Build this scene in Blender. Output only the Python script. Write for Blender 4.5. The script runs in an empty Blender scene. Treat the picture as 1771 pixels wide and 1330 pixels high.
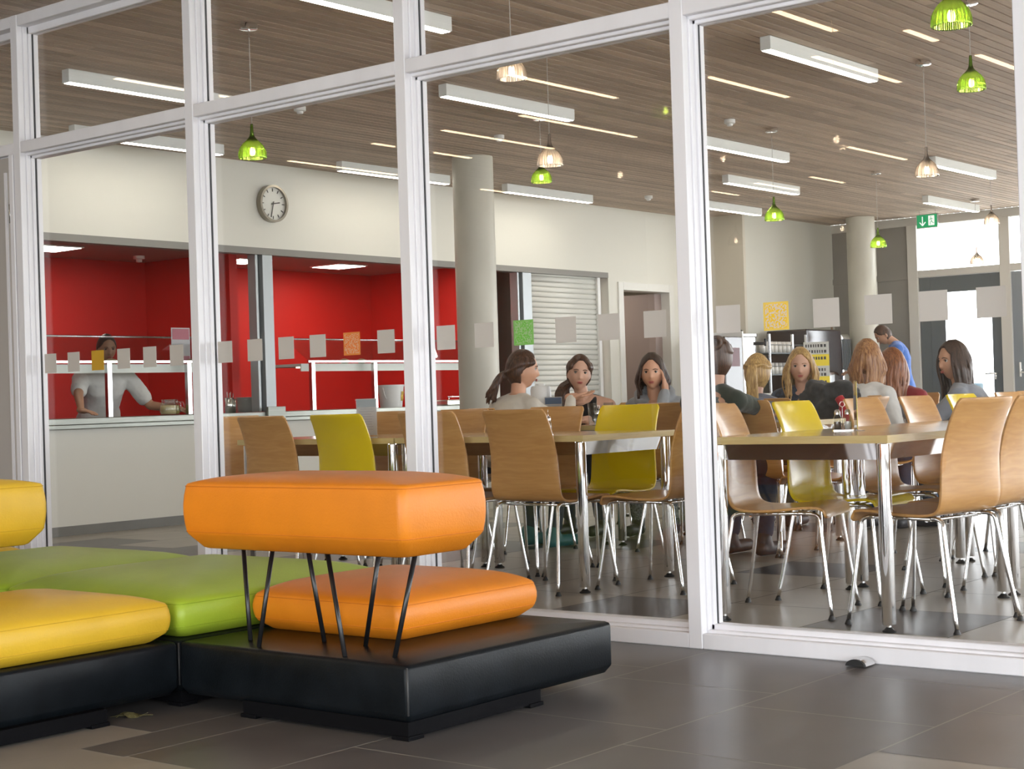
import bpy, bmesh, math, random
from mathutils import Vector, Matrix, Euler
random.seed(7)
C = bpy.context.scene.collection
SC = bpy.context.scene
PI = math.pi
def R(d): return math.radians(d)

# ------------------------------------------------------------------ camera
F_PX, YAW, PIT, ROLL, CAM_H = 2767.84, R(38.868), R(0.54), R(-1.8236), 0.92
cam_d = bpy.data.cameras.new('camera')
cam_d.sensor_fit = 'HORIZONTAL'
cam_d.sensor_width = 36.0
cam_d.lens = F_PX * 36.0 / 1771.0
cam_d.clip_start = 0.05
cam_d.clip_end = 300
cam = bpy.data.objects.new('camera', cam_d)
C.objects.link(cam)
_f = Vector((math.cos(YAW)*math.cos(PIT), math.sin(YAW)*math.cos(PIT), math.sin(PIT)))
_r = Vector((math.sin(YAW), -math.cos(YAW), 0))
_u = _r.cross(_f)
_r2 = math.cos(ROLL)*_r + math.sin(ROLL)*_u
_u2 = -math.sin(ROLL)*_r + math.cos(ROLL)*_u
cam.matrix_world = Matrix(((_r2.x, _u2.x, -_f.x, 0), (_r2.y, _u2.y, -_f.y, 0), (_r2.z, _u2.z, -_f.z, CAM_H), (0, 0, 0, 1)))
SC.camera = cam

# ------------------------------------------------------------------ world, exposure
SC.view_settings.view_transform = 'Standard'
SC.view_settings.look = 'None'
SC.view_settings.gamma = 1.0
SC.view_settings.use_curve_mapping = False
SC.view_settings.exposure = 0.75
SKY = 5.0
w = bpy.data.worlds.new('overcast_sky'); SC.world = w; w.use_nodes = True
bg = w.node_tree.nodes['Background']
bg.inputs['Color'].default_value = (0.93, 0.97, 1.0, 1)
bg.inputs['Strength'].default_value = SKY
cy = SC.cycles
cy.use_denoising = True
cy.max_bounces = 10; cy.diffuse_bounces = 4; cy.glossy_bounces = 5
cy.transmission_bounces = 8; cy.transparent_max_bounces = 24
cy.sample_clamp_indirect = 6.0
cy.caustics_reflective = False; cy.caustics_refractive = False
LAMP = 14.0        # emission of the linear ceiling lamps
LOBBY_LAMP = 14.0  # emission of the recessed lobby lamps

def portal(name, loc, rot, sx, sy):
    l = bpy.data.lights.new(name, 'AREA'); l.shape = 'RECTANGLE'; l.size = sx; l.size_y = sy
    l.cycles.is_portal = True
    o = bpy.data.objects.new(name, l); C.objects.link(o); o.location = loc; o.rotation_euler = rot
portal('daylight_portal_side', (6.0, -3.9, 1.5), (R(90), 0, 0), 25, 3.0)        # faces +Y
portal('daylight_portal_back', (-5.1, 0.6, 1.45), (R(90), 0, R(-90)), 9.2, 2.7)   # faces +X
portal('daylight_portal_end', (18.6, 2.2, 1.5), (R(90), 0, R(90)), 12.4, 3.0)   # faces -X

# ------------------------------------------------------------------ materials
MATS = {}
def nodes(m):
    m.use_nodes = True
    return m.node_tree.nodes, m.node_tree.links, m.node_tree.nodes['Principled BSDF']
def mat(name, col, rough=0.5, metal=0.0, spec=0.5, emit=None, estr=0.0, noise=None, bump=None, coat=0.0, sheen=0.0, trans=0.0):
    """noise=(scale, amount, stretch xyz) varies the colour; bump=(scale, strength)"""
    if name in MATS: return MATS[name]
    m = bpy.data.materials.new(name); N, L, b = nodes(m)
    c4 = (*col, 1)
    b.inputs['Base Color'].default_value = c4
    b.inputs['Roughness'].default_value = rough
    b.inputs['Metallic'].default_value = metal
    b.inputs['Specular IOR Level'].default_value = spec
    b.inputs['Coat Weight'].default_value = coat
    b.inputs['Coat Roughness'].default_value = 0.15
    b.inputs['Sheen Weight'].default_value = sheen
    b.inputs['Transmission Weight'].default_value = trans
    if emit:
        b.inputs['Emission Color'].default_value = (*emit, 1); b.inputs['Emission Strength'].default_value = estr
    tc = mp = None
    if noise or bump:
        tc = N.new('ShaderNodeTexCoord'); mp = N.new('ShaderNodeMapping'); L.new(tc.outputs['Object'], mp.inputs[0])
        if noise and len(noise) > 2: mp.inputs['Scale'].default_value = noise[2]
    if noise:
        n = N.new('ShaderNodeTexNoise'); n.inputs['Scale'].default_value = noise[0]; n.inputs['Detail'].default_value = 5
        L.new(mp.outputs[0], n.inputs['Vector'])
        r = N.new('ShaderNodeValToRGB'); a = noise[1]
        r.color_ramp.elements[0].position = 0.3; r.color_ramp.elements[1].position = 0.7
        r.color_ramp.elements[0].color = (*[max(0, c*(1-a)) for c in col], 1)
        r.color_ramp.elements[1].color = (*[min(1, c*(1+a)) for c in col], 1)
        L.new(n.outputs['Fac'], r.inputs[0]); L.new(r.outputs[0], b.inputs['Base Color'])
    if bump:
        n2 = N.new('ShaderNodeTexNoise'); n2.inputs['Scale'].default_value = bump[0]; n2.inputs['Detail'].default_value = 3
        L.new(tc.outputs['Object'], n2.inputs['Vector'])
        bp = N.new('ShaderNodeBump'); bp.inputs['Strength'].default_value = bump[1]; bp.inputs['Distance'].default_value = 0.002
        L.new(n2.outputs['Fac'], bp.inputs['Height']); L.new(bp.outputs[0], b.inputs['Normal'])
    MATS[name] = m
    return m
def emis(name, col, s):
    m = bpy.data.materials.new(name); m.use_nodes = True; N = m.node_tree.nodes; L = m.node_tree.links
    N.clear(); e = N.new('ShaderNodeEmission'); e.inputs[0].default_value = (*col, 1); e.inputs[1].default_value = s
    o = N.new('ShaderNodeOutputMaterial'); L.new(e.outputs[0], o.inputs[0]); MATS[name] = m; return m
def wood(name, light, dark, rough=0.35, scale=(1.0, 12.0, 12.0), coat=0.3):
    m = bpy.data.materials.new(name); N, L, b = nodes(m)
    tc = N.new('ShaderNodeTexCoord'); mp = N.new('ShaderNodeMapping'); mp.inputs['Scale'].default_value = scale
    L.new(tc.outputs['Object'], mp.inputs[0])
    n = N.new('ShaderNodeTexNoise'); n.inputs['Scale'].default_value = 3.0; n.inputs['Detail'].default_value = 6; n.inputs['Distortion'].default_value = 0.8
    L.new(mp.outputs[0], n.inputs['Vector'])
    r = N.new('ShaderNodeValToRGB'); r.color_ramp.elements[0].position = 0.32; r.color_ramp.elements[1].position = 0.72
    r.color_ramp.elements[0].color = (*dark, 1); r.color_ramp.elements[1].color = (*light, 1)
    L.new(n.outputs['Fac'], r.inputs[0]); L.new(r.outputs[0], b.inputs['Base Color'])
    b.inputs['Roughness'].default_value = rough; b.inputs['Coat Weight'].default_value = coat; b.inputs['Coat Roughness'].default_value = 0.18
    MATS[name] = m; return m
def pane_glass(name, tint=(1, 1, 1), f0=0.04):
    """thin clear sheet: transparent plus a Fresnel-weighted mirror on each face"""
    m = bpy.data.materials.new(name); m.use_nodes = True; N = m.node_tree.nodes; L = m.node_tree.links; N.clear()
    g = N.new('ShaderNodeNewGeometry'); d = N.new('ShaderNodeVectorMath'); d.operation = 'DOT_PRODUCT'
    L.new(g.outputs['Normal'], d.inputs[0]); L.new(g.outputs['Incoming'], d.inputs[1])
    a = N.new('ShaderNodeMath'); a.operation = 'ABSOLUTE'; L.new(d.outputs['Value'], a.inputs[0])
    s = N.new('ShaderNodeMath'); s.operation = 'SUBTRACT'; s.inputs[0].default_value = 1; L.new(a.outputs[0], s.inputs[1])
    p = N.new('ShaderNodeMath'); p.operation = 'POWER'; p.inputs[1].default_value = 5; L.new(s.outputs[0], p.inputs[0])
    q = N.new('ShaderNodeMath'); q.operation = 'MULTIPLY_ADD'; q.inputs[1].default_value = 1-f0; q.inputs[2].default_value = f0; L.new(p.outputs[0], q.inputs[0])
    t = N.new('ShaderNodeBsdfTransparent'); t.inputs[0].default_value = (*tint, 1)
    gl = N.new('ShaderNodeBsdfGlossy'); gl.inputs['Roughness'].default_value = 0.0
    mx = N.new('ShaderNodeMixShader'); L.new(q.outputs[0], mx.inputs[0]); L.new(t.outputs[0], mx.inputs[1]); L.new(gl.outputs[0], mx.inputs[2])
    o = N.new('ShaderNodeOutputMaterial'); L.new(mx.outputs[0], o.inputs[0]); MATS[name] = m; return m
def tinted_glass(name, tint, diff):
    """ribbed pressed glass of the pendants: tinted see-through, shiny, a little milky"""
    m = bpy.data.materials.new(name); m.use_nodes = True; N = m.node_tree.nodes; L = m.node_tree.links; N.clear()
    t = N.new('ShaderNodeBsdfTransparent'); t.inputs[0].default_value = (*tint, 1)
    gl = N.new('ShaderNodeBsdfGlossy'); gl.inputs['Roughness'].default_value = 0.08; gl.inputs[0].default_value = (*[min(1, c*1.1) for c in tint], 1)
    tr = N.new('ShaderNodeBsdfTranslucent'); tr.inputs[0].default_value = (*diff, 1)
    lw = N.new('ShaderNodeLayerWeight'); lw.inputs[0].default_value = 0.45
    m1 = N.new('ShaderNodeMixShader'); m1.inputs[0].default_value = 0.30; L.new(t.outputs[0], m1.inputs[1]); L.new(tr.outputs[0], m1.inputs[2])
    m2 = N.new('ShaderNodeMixShader'); L.new(lw.outputs['Fresnel'], m2.inputs[0]); L.new(m1.outputs[0], m2.inputs[1]); L.new(gl.outputs[0], m2.inputs[2])
    o = N.new('ShaderNodeOutputMaterial'); L.new(m2.outputs[0], o.inputs[0]); MATS[name] = m; return m

WHITE_PAINT = mat('white_painted_timber', (0.88, 0.87, 0.90), 0.35, noise=(6, 0.04, (1, 1, 0.1)))
WALL = mat('white_wall', (0.80, 0.79, 0.72), 0.75)
WALL_B = mat('lobby_wall', (0.74, 0.71, 0.66), 0.8)
BEIGE = mat('beige_wall', (0.62, 0.57, 0.48), 0.8)
RED = mat('red_kitchen_wall', (0.62, 0.010, 0.004), 0.6)
ALU = mat('grey_aluminium', (0.42, 0.45, 0.46), 0.4, 0.5)
DARK_ALU = mat('dark_grey_frame', (0.13, 0.15, 0.16), 0.45, 0.3)
STEEL = mat('brushed_steel', (0.62, 0.63, 0.58), 0.25, 1.0, noise=(20, 0.08, (0.2, 4, 4)))
CHROME = mat('chrome', (0.88, 0.88, 0.88), 0.06, 1.0)
CHROME_S = mat('satin_chrome', (0.7, 0.7, 0.7), 0.18, 1.0)
BLACK_RUB = mat('black_rubber', (0.015, 0.015, 0.015), 0.5)
BLACK_LEATHER = mat('black_leatherette', (0.006, 0.008, 0.010), 0.34, spec=0.16, bump=(180, 0.25), noise=(9, 0.35))
BLACK_MET = mat('black_metal_rod', (0.012, 0.012, 0.013), 0.3)
ORANGE_L = mat('orange_leatherette', (0.76, 0.235, 0.012), 0.42, noise=(7, 0.05), bump=(160, 0.3))
YELLOW_L = mat('yellow_leatherette', (0.73, 0.46, 0.03), 0.42, noise=(7, 0.05), bump=(160, 0.3))
GREEN_L = mat('green_leatherette', (0.36, 0.50, 0.035), 0.42, noise=(7, 0.05), bump=(160, 0.3))
CONCRETE = mat('smooth_concrete', (0.58, 0.56, 0.48), 0.42, noise=(2.2, 0.12, (1, 1, 0.6)), bump=(30, 0.15))
TILE_D = mat('dark_floor_tile', (0.080, 0.072, 0.067), 0.30, noise=(3.0, 0.16))
TILE_M = mat('grey_floor_tile', (0.124, 0.115, 0.112), 0.33, noise=(2.6, 0.13))
TILE_L = mat('light_floor_tile', (0.30, 0.275, 0.24), 0.33, noise=(2.6, 0.09))
TILE_B = mat('beige_grey_floor_tile', (0.37, 0.335, 0.28), 0.30, noise=(2.2, 0.12))
GROUT = mat('tile_grout', (0.42, 0.40, 0.37), 0.8)
GROUT_D = mat('dark_tile_grout', (0.15, 0.135, 0.115), 0.8)
WOOD_CH = wood('beech_veneer', (0.61, 0.335, 0.115), (0.50, 0.25, 0.075), 0.36, (1.6, 16, 16))
WOOD_TOP = wood('table_top_veneer', (0.60, 0.42, 0.20), (0.50, 0.34, 0.15), 0.16, (2.0, 26, 10), 0.5)
EDGE = wood('pale_table_edge', (0.70, 0.56, 0.27), (0.62, 0.48, 0.21), 0.35, (3, 3, 60), 0.1)
YEL_CH = mat('yellow_lacquer', (0.80, 0.60, 0.010), 0.25, coat=0.4)
CEIL_WOOD = wood('whitewashed_ceiling_slat', (0.62, 0.505, 0.41), (0.49, 0.39, 0.31), 0.6, (1.3, 30, 30), 0.0)
CEIL_WOOD.node_tree.nodes['Principled BSDF'].inputs['Specular IOR Level'].default_value = 0.3
CEIL_DARK = mat('ceiling_backing', (0.035, 0.03, 0.028), 0.9)
LAMP_BODY = mat('white_lamp_housing', (0.80, 0.82, 0.80), 0.4)
LAMP_E = emis('linear_lamp_diffuser', (1.0, 0.93, 0.80), LAMP)
STRIP_E = emis('recessed_lamp_diffuser', (1.0, 0.74, 0.46), LOBBY_LAMP)
KLAMP_E = emis('kitchen_lamp_diffuser', (1.0, 0.93, 0.82), 12.0)
BULB_E = emis('warm_bulb', (1.0, 0.82, 0.58), 34.0)
GLASS = pane_glass('clear_glass')
GLASS_T = pane_glass('table_glass', (0.93, 0.95, 0.95), 0.07)
PEND_G = tinted_glass('green_pressed_glass', (0.70, 0.86, 0.34), (0.62, 0.85, 0.22))
PEND_C = tinted_glass('clear_pressed_glass', (0.93, 0.88, 0.85), (0.95, 0.87, 0.80))
GASKET = mat('dark_gasket', (0.05, 0.05, 0.055), 0.6)
WHITE_PL = mat('white_plastic', (0.82, 0.82, 0.80), 0.4)
CORD = mat('clear_grey_cord', (0.55, 0.53, 0.50), 0.5)

# ------------------------------------------------------------------ mesh helpers
def new_obj(name, me, m=None, parent=None, smooth=False):
    o = bpy.data.objects.new(name, me); C.objects.link(o)
    if m is not None:
        for mm in (m if isinstance(m, (list, tuple)) else [m]): me.materials.append(mm)
    if smooth:
        me.polygons.foreach_set('use_smooth', [True]*len(me.polygons))
    if parent is not None: o.parent = parent
    return o
def build(name, bm, m=None, parent=None, smooth=False, bevel=0.0, seg=2, autos=None):
    bmesh.ops.recalc_face_normals(bm, faces=bm.faces)
    me = bpy.data.meshes.new(name); bm.to_mesh(me); bm.free()
    o = new_obj(name, me, m, parent, smooth or autos is not None)
    if bevel:
        b = o.modifiers.new('bevel', 'BEVEL'); b.width = bevel; b.segments = seg; b.limit_method = 'ANGLE'; b.angle_limit = R(35)
        b.harden_normals = False
    if autos is not None:
        # sharp edges by angle
        me.set_sharp_from_angle(angle=autos)
    return o
def BM(): return bmesh.new()
def box(bm, x0, x1, y0, y1, z0, z1, mi=0, M=None):
    v = [Vector((x, y, z)) for x in (x0, x1) for y in (y0, y1) for z in (z0, z1)]
    if M is not None: v = [M @ p for p in v]
    vs = [bm.verts.new(p) for p in v]
    for f in ((0, 1, 3, 2), (4, 6, 7, 5), (0, 4, 5, 1), (2, 3, 7, 6), (0, 2, 6, 4), (1, 5, 7, 3)):
        fc = bm.faces.new([vs[i] for i in f]); fc.material_index = mi
    return vs
def frame_axes(d):
    d = d.normalized(); a = Vector((0, 0, 1)) if abs(d.z) < 0.9 else Vector((1, 0, 0))
    u = d.cross(a).normalized(); return u, d.cross(u).normalized()
def tube(bm, pts, r, n=10, caps=True, mi=0):
    """r: a number or a list of radii"""
    pts = [Vector(p) for p in pts]; rr = r if isinstance(r, (list, tuple)) else [r]*len(pts)
    rings = []; u = None
    for i, p in enumerate(pts):
        d = (pts[min(i+1, len(pts)-1)] - pts[max(i-1, 0)]).normalized()
        if u is None: u, v = frame_axes(d)
        else:
            u = (u - d*u.dot(d)).normalized(); v = d.cross(u)
        rings.append([bm.verts.new(p + (u*math.cos(2*PI*k/n) + v*math.sin(2*PI*k/n))*rr[i]) for k in range(n)])
    for a, b in zip(rings, rings[1:]):
        for k in range(n):
            f = bm.faces.new((a[k], a[(k+1) % n], b[(k+1) % n], b[k])); f.material_index = mi; f.smooth = True
    if caps:
        bm.faces.new(rings[0][::-1]).material_index = mi; bm.faces.new(rings[-1]).material_index = mi
def lathe(bm, prof, n=24, c=(0, 0, 0), mi=0, closed=True):
    c = Vector(c); rings = []
    for r, z in prof:
        if r < 1e-6: rings.append([bm.verts.new(c + Vector((0, 0, z)))])
        else: rings.append([bm.verts.new(c + Vector((r*math.cos(2*PI*k/n), r*math.sin(2*PI*k/n), z))) for k in range(n)])
    for a, b in zip(rings, rings[1:]):
        if len(a) == 1 and len(b) == 1: continue
        for k in range(n):
            if len(a) == 1: f = bm.faces.new((a[0], b[(k+1) % n], b[k]))
            elif len(b) == 1: f = bm.faces.new((a[k], a[(k+1) % n], b[0]))
            else: f = bm.faces.new((a[k], a[(k+1) % n], b[(k+1) % n], b[k]))
            f.material_index = mi; f.smooth = True
def ball(bm, c, rx, ry=None, rz=None, nu=16, nv=10, M=None, mi=0):
    ry = ry or rx; rz = rz or rx; c = Vector(c); rings = []
    for j in range(nv+1):
        t = PI*j/nv
        if j in (0, nv): ps = [Vector((0, 0, rz*math.cos(t)))]
        else: ps = [Vector((rx*math.sin(t)*math.cos(2*PI*k/nu), ry*math.sin(t)*math.sin(2*PI*k/nu), rz*math.cos(t))) for k in range(nu)]
        rings.append([bm.verts.new((M @ p if M else p) + c) for p in ps])
    for a, b in zip(rings, rings[1:]):
        for k in range(nu):
            if len(a) == 1: f = bm.faces.new((a[0], b[k], b[(k+1) % nu]))
            elif len(b) == 1: f = bm.faces.new((a[k], b[0], a[(k+1) % nu]))
            else: f = bm.faces.new((a[k], b[k], b[(k+1) % nu], a[(k+1) % nu]))
            f.material_index = mi; f.smooth = True
def capsule(bm, p0, p1, r0, r1, n=14):
    p0, p1 = Vector(p0), Vector(p1); d = p1-p0; L = d.length
    if L < 1e-6: return
    d.normalize(); pts, rr = [], []
    for k in range(5):
        a = PI/2*(1-k/4); pts.append(p0 - d*r0*math.sin(a)); rr.append(max(r0*math.cos(a), r0*0.02))
    for k in range(1, 5): pts.append(p0+d*L*k/5); rr.append(r0+(r1-r0)*k/5)
    for k in range(5):
        a = PI/2*k/4; pts.append(p1 + d*r1*math.sin(a)); rr.append(max(r1*math.cos(a), r1*0.02))
    tube(bm, pts, rr, n)
def catmull(P, n=6):
    P = [Vector(p) for p in P]; Q = [2*P[0]-P[1]] + P + [2*P[-1]-P[-2]]; out = []
    for i in range(1, len(Q)-2):
        a, b, c, d = Q[i-1:i+3]
        for k in range(n):
            t = k/n
            out.append(0.5*((2*b) + (c-a)*t + (2*a-5*b+4*c-d)*t*t + (3*b-a-3*c+d)*t**3))
    out.append(P[-1]); return out
def tag(o, label, cat, group=None, kind=None):
    if label: o['label'] = label
    if cat: o['category'] = cat
    if group: o['group'] = group
    if kind: o['kind'] = kind
    return o
def empty(name, loc, rz=0.0):
    o = bpy.data.objects.new(name, None); C.objects.link(o); o.location = loc; o.rotation_euler = (0, 0, rz)
    o.empty_display_size = 0.1; return o
def struct(name, bm, m, **k):
    o = build(name, bm, m, **k); o['kind'] = 'structure'; return o
def kids(o): return [c for c in KID.get(o.name, [])]
KID = {}
def copy_tree(o, parent=None):
    c = o.copy(); C.objects.link(c); c.parent = parent
    for ch in [x for x in ALLCH(o)]: copy_tree(ch, c)
    return c
def ALLCH(o): return list(o.children)

# ------------------------------------------------------------------ floor
ROWS_LOBBY = [-4.2, -3.593, -2.988, -2.383, -1.778, -1.173, -0.568, 0.037, 0.642, 1.247, 1.852, 2.457, 3.062, 3.515, 3.71, 4.272, 4.877, 5.482, 6.087, 6.692, 7.297, 7.902, 8.507, 9.112, 9.717, 10.32]
ROWS_IN = [-4.2 + 0.6053*k for k in range(26)]
ROWS_IN = [1.852 + 0.605*k for k in range(-10, 14)] + [10.32]
DARK_IN = [(5.85, 2.7), (5.75, 3.95), (7.36, 4.0), (8.6, 3.4), (7.0, 7.1), (7.6, 7.1), (9.0, 7.7), (6.4, 8.9), (7.0, 8.3), (7.7, 8.3), (8.3, 8.3), (9.0, 8.9), (10.4, 6.5), (9.5, 5.2), (9.9, 5.2), (7.9, 5.9), (8.3, 5.9), (12, 4), (13, 6), (6.9, 9.5), (9.4, 8.3), (6.3, 8.3), (7.6, 6.5), (5.5, 6.5), (6.1, 6.5), (7.3, 6.4)]
LIGHT_LOBBY = [(2.6, 4.0), (2.3, 4.0), (1.9, 4.0), (2.4, 3.6), (1.8, 3.6), (2.4, 3.3), (1.8, 3.3), (3.4, 1.6), (3.4, 1.0), (1.6, 2.8), (1.0, 1.6), (2.8, 0.5), (1.0, 3.3)]
def tiles(x0, x1, rows, off, base, specials, spec_mi, joints):
    bm = BM(); g = 0.0030
    for ri, (ya, yb) in enumerate(zip(rows, rows[1:])):
        js = joints.get(round(ya, 3))
        if js is None:
            o = off(ri, ya); k0 = math.floor((x0-o)/0.605); js = []
            x = o + k0*0.605
            while x < x1+0.605: js.append(x); x += 0.605
        for xa, xb in zip(js, js[1:]):
            a, b = max(xa, x0), min(xb, x1)
            if b-a < 0.02: continue
            mi = base
            if callable(base): mi = base(random.random())
            for sx, sy in specials:
                if a <= sx <= b and ya <= sy <= yb: mi = spec_mi
            f = bm.faces.new([bm.verts.new(p) for p in ((a+g, ya+g, 0), (b-g, ya+g, 0), (b-g, yb-g, 0), (a+g, yb-g, 0))]); f.material_index = mi
    return bm
LJ = {}
def rng(o, a, b):
    out = []; x = o - math.ceil((o-a)/0.605)*0.605
    while x < b: out.append(x); x += 0.605
    return out
LJ[1.852] = rng(4.07, -7.5, 5.6); LJ[2.457] = rng(4.282, -7.5, 5.6); LJ[1.247] = rng(3.72, -7.5, 5.6); LJ[3.062] = rng(2.67, -7.5, 5.6)
LJ[3.515] = rng(2.66, -7.5, 5.6); LJ[3.71] = rng(2.91, -7.5, 5.6)
bm = tiles(-5.2, 4.95, ROWS_LOBBY, lambda r, y: 0.1 if r % 2 else 0.4, 1, LIGHT_LOBBY, 2, LJ)
bm2 = tiles(4.95, 18.5, ROWS_IN, lambda r, y: 0.23*(r % 2), 3, DARK_IN, 0, {3.667: [4.24, 4.845, 5.45, 6.05, 6.475, 7.08, 7.65, 8.25, 8.86, 9.46, 10.07, 10.67, 11.28, 11.88, 12.5, 13.1, 13.7, 14.3, 14.9, 15.5, 16.1, 16.7, 17.3, 17.9, 18.6], 2.457: [4.34, 4.945, 5.55, 6.155] + [6.155+0.605*k for k in range(1, 22)]})
me_t = bpy.data.meshes.new('tmp'); bm2.to_mesh(me_t); bm2.free(); bm.from_mesh(me_t); bpy.data.meshes.remove(me_t)
# the grout bed a hair below the tile faces, and the slab below
for (a, b, mi) in ((-5.2, 4.95, 4), (4.95, 18.5, 5)):
    f = bm.faces.new([bm.verts.new(p) for p in ((a, -4.2, -0.0008), (b, -4.2, -0.0008), (b, 10.32, -0.0008), (a, 10.32, -0.0008))]); f.material_index = mi
me = bpy.data.meshes.new('floor'); bm.normal_update(); bm.to_mesh(me); bm.free()
fl = new_obj('floor', me, [TILE_D, TILE_M, TILE_L, TILE_B, GROUT, GROUT_D]); fl['kind'] = 'structure'

# ------------------------------------------------------------------ ceiling of slats
CZ = 3.01
bm = BM(); y = -4.0; k = 0
rs = random.Random(3)
while y < 10.2:
    x = -5.2 - rs.random()*2
    while x < 18.5:
        L_ = 2.2 + rs.random()*1.8; a, b = max(x, -5.2), min(x+L_, 18.5)
        if b > a: box(bm, a, b, y, y+0.066, CZ, CZ+0.02)
        x += L_
    y += 0.0802
box(bm, -5.2, 18.5, -4.0, 10.2, CZ+0.045, CZ+0.06, 1)
ceil = struct('ceiling', bm, [CEIL_WOOD, CEIL_DARK])
# per-slat tone from the slat's own place
N, L, b_ = nodes(CEIL_WOOD)
geo = N.new('ShaderNodeNewGeometry'); hs = N.new('ShaderNodeHueSaturation'); mr = N.new('ShaderNodeMapRange')
mr.inputs['To Min'].default_value = 0.80; mr.inputs['To Max'].default_value = 1.18
L.new(geo.outputs['Random Per Island'], mr.inputs['Value']); L.new(mr.outputs[0], hs.inputs['Value'])
src = b_.inputs['Base Color'].links[0].from_socket; L.new(src, hs.inputs['Color']); L.new(hs.outputs[0], b_.inputs['Base Color'])

# ------------------------------------------------------------------ walls
KY = 10.2
bm = BM()   # kitchen wall (back left)
box(bm, 4.95, 16.35, KY, KY+0.16, 2.283, CZ)                 # lintel band
box(bm, 4.95, 14.40, KY, KY+0.16, 0.0, 0.80)                 # apron under the counter
box(bm, 14.40, 14.66, KY, KY+0.16, 0.0, 2.283)
box(bm, 15.60, 16.35, KY, KY+0.16, 0.0, 2.283)
box(bm, 14.66, 15.60, KY, KY+0.16, 2.115, 2.283)
box(bm, 4.95, 6.3, KY, KY+0.16, 0.80, 2.283)
struct('wall_left', bm, WALL)
bm = BM(); box(bm, 16.35, 18.6, 9.6, 10.36, 0, CZ)
struct('wall_back', bm, [mat('pale_grey_green_wall', (0.62, 0.61, 0.54), 0.7)])
bm = BM(); box(bm, 16.30, 16.35, 9.6, 10.2, 0, CZ)  # side face of the block, its shade put into the darker beige
struct('wall_pier_shaded', bm, BEIGE)
bm = BM(); box(bm, 4.97, 14.66, KY-0.012, KY, 0, 0.072); box(bm, 15.6, 16.35, KY-0.012, KY, 0, 0.072)
struct('baseboard_left', bm, mat('grey_tile_skirting', (0.17, 0.165, 0.145), 0.4, noise=(4, 0.1)))
# lobby shell, behind and beside the camera
bm = BM(); box(bm, -5.3, -5.2, 5.2, 10.3, 0, CZ); box(bm, -5.3, -5.2, -4.2, 5.2, 2.75, CZ); box(bm, -5.3, -5.2, -4.2, 5.2, 0, 0.1); struct('wall_lobby_back', bm, WALL_B)
bm = BM()
for y_ in (5.15, 3.85, 2.55, 1.2, -0.1, -1.4, -2.7): box(bm, -5.28, -5.2, y_-0.05, y_+0.05, 0.1, 2.75)
struct('trim_lobby_back', bm, WHITE_PAINT)
bm = BM(); box(bm, -5.25, -5.245, -4.0, 5.2, 0.1, 2.75); struct('window_60', bm, GLASS)  # unseen window, placed and widened to brighten the post fronts
bm = BM(); box(bm, -5.2, 4.86, 10.2, 10.3, 0, CZ); struct('wall_lobby_left', bm, mat('dark_lobby_wall', (0.10, 0.085, 0.07), 0.8))
# roof slab closes the sky off above the ceiling
bm = BM(); box(bm, -5.3, 18.6, -4.1, 10.3, CZ+0.065, CZ+0.25); struct('ceiling_slab', bm, CEIL_DARK)

# kitchen room behind the counter
bm = BM()
box(bm, 4.9, 17.0, 13.0, 13.1, 0, 2.45)      # back wall
box(bm, 10.28, 10.38, 11.73, 13.0, 0, 2.45)    # red fin wall
box(bm, 13.55, 13.65, 11.2, 13.0, 0, 2.45)
box(bm, 4.9, 5.0, 10.36, 13.0, 0, 2.45)
struct('wall_kitchen', bm, RED)
bm = BM(); box(bm, 4.9, 17.0, 10.36, 13.1, 2.42, 2.5); struct('ceiling_kitchen', bm, [mat('kitchen_ceiling', (0.42, 0.33, 0.30), 0.7)])
bm = BM(); box(bm, 4.9, 17.0, 10.32, 13.1, -0.02, 0.0); struct('floor_kitchen', bm, TILE_M)
bm = BM(); box(bm, 14.3, 14.4, 10.36, 13.0, 0, 2.42); box(bm, 14.4, 17.0, 11.8, 11.9, 0, 2.42); box(bm, 16.9, 17.0, 10.36, 11.8, 0, 2.42)
box(bm, 13.65, 14.3, 12.2, 12.3, 0, 2.42)
struct('wall_store', bm, BEIGE)

# ------------------------------------------------------------------ glazed partition (x = 4.90)
GX = 4.985
POSTS = [7.222, 5.843, 4.497, 3.137, 1.863, 0.55, -0.78, -2.1, -3.4]
bm = BM()
def post(y, bot=0.0, top=CZ):
    box(bm, 4.90, 4.935, y-0.029, y+0.029, bot, top)
    box(bm, 4.935, 4.962, y-0.036, y+0.036, bot, top)
    box(bm, 4.962, 4.981, y-0.046, y+0.046, bot, top)
    box(bm, 4.989, 5.020, y-0.046, y+0.046, bot, top)
for y in POSTS: post(y)
post(8.32); post(9.3); post(10.17)
ys = sorted(POSTS + [8.32, 9.3, 10.17])
for a, b in zip(ys, ys[1:]):
    a2, b2 = a+0.029, b-0.029
    door = 7.2 < a < 8.0
    # transom
    box(bm, 4.902, 4.935, a2, b2, 2.288, 2.346); box(bm, 4.935, 4.962, a2, b2, 2.275, 2.352)
    box(bm, 4.962, 4.981, a2, b2, 2.262, 2.362); box(bm, 4.989, 5.018, a2, b2, 2.262, 2.362)
    # head rail
    box(bm, 4.902, 4.962, a2, b2, 2.95, CZ); box(bm, 4.962, 4.981, a2, b2, 2.915, CZ); box(bm, 4.989, 5.018, a2, b2, 2.915, CZ)
    if not door:
        box(bm, 4.902, 4.935, a2, b2, 0.0, 0.056); box(bm, 4.935, 4.962, a2, b2, 0, 0.066)
        box(bm, 4.962, 4.981, a2, b2, 0, 0.085); box(bm, 4.989, 5.018, a2, b2, 0, 0.085)
struct('trim_partition', bm, WHITE_PAINT, bevel=0.003, seg=1)
bm = BM()   # dark glazing gaskets
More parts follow.
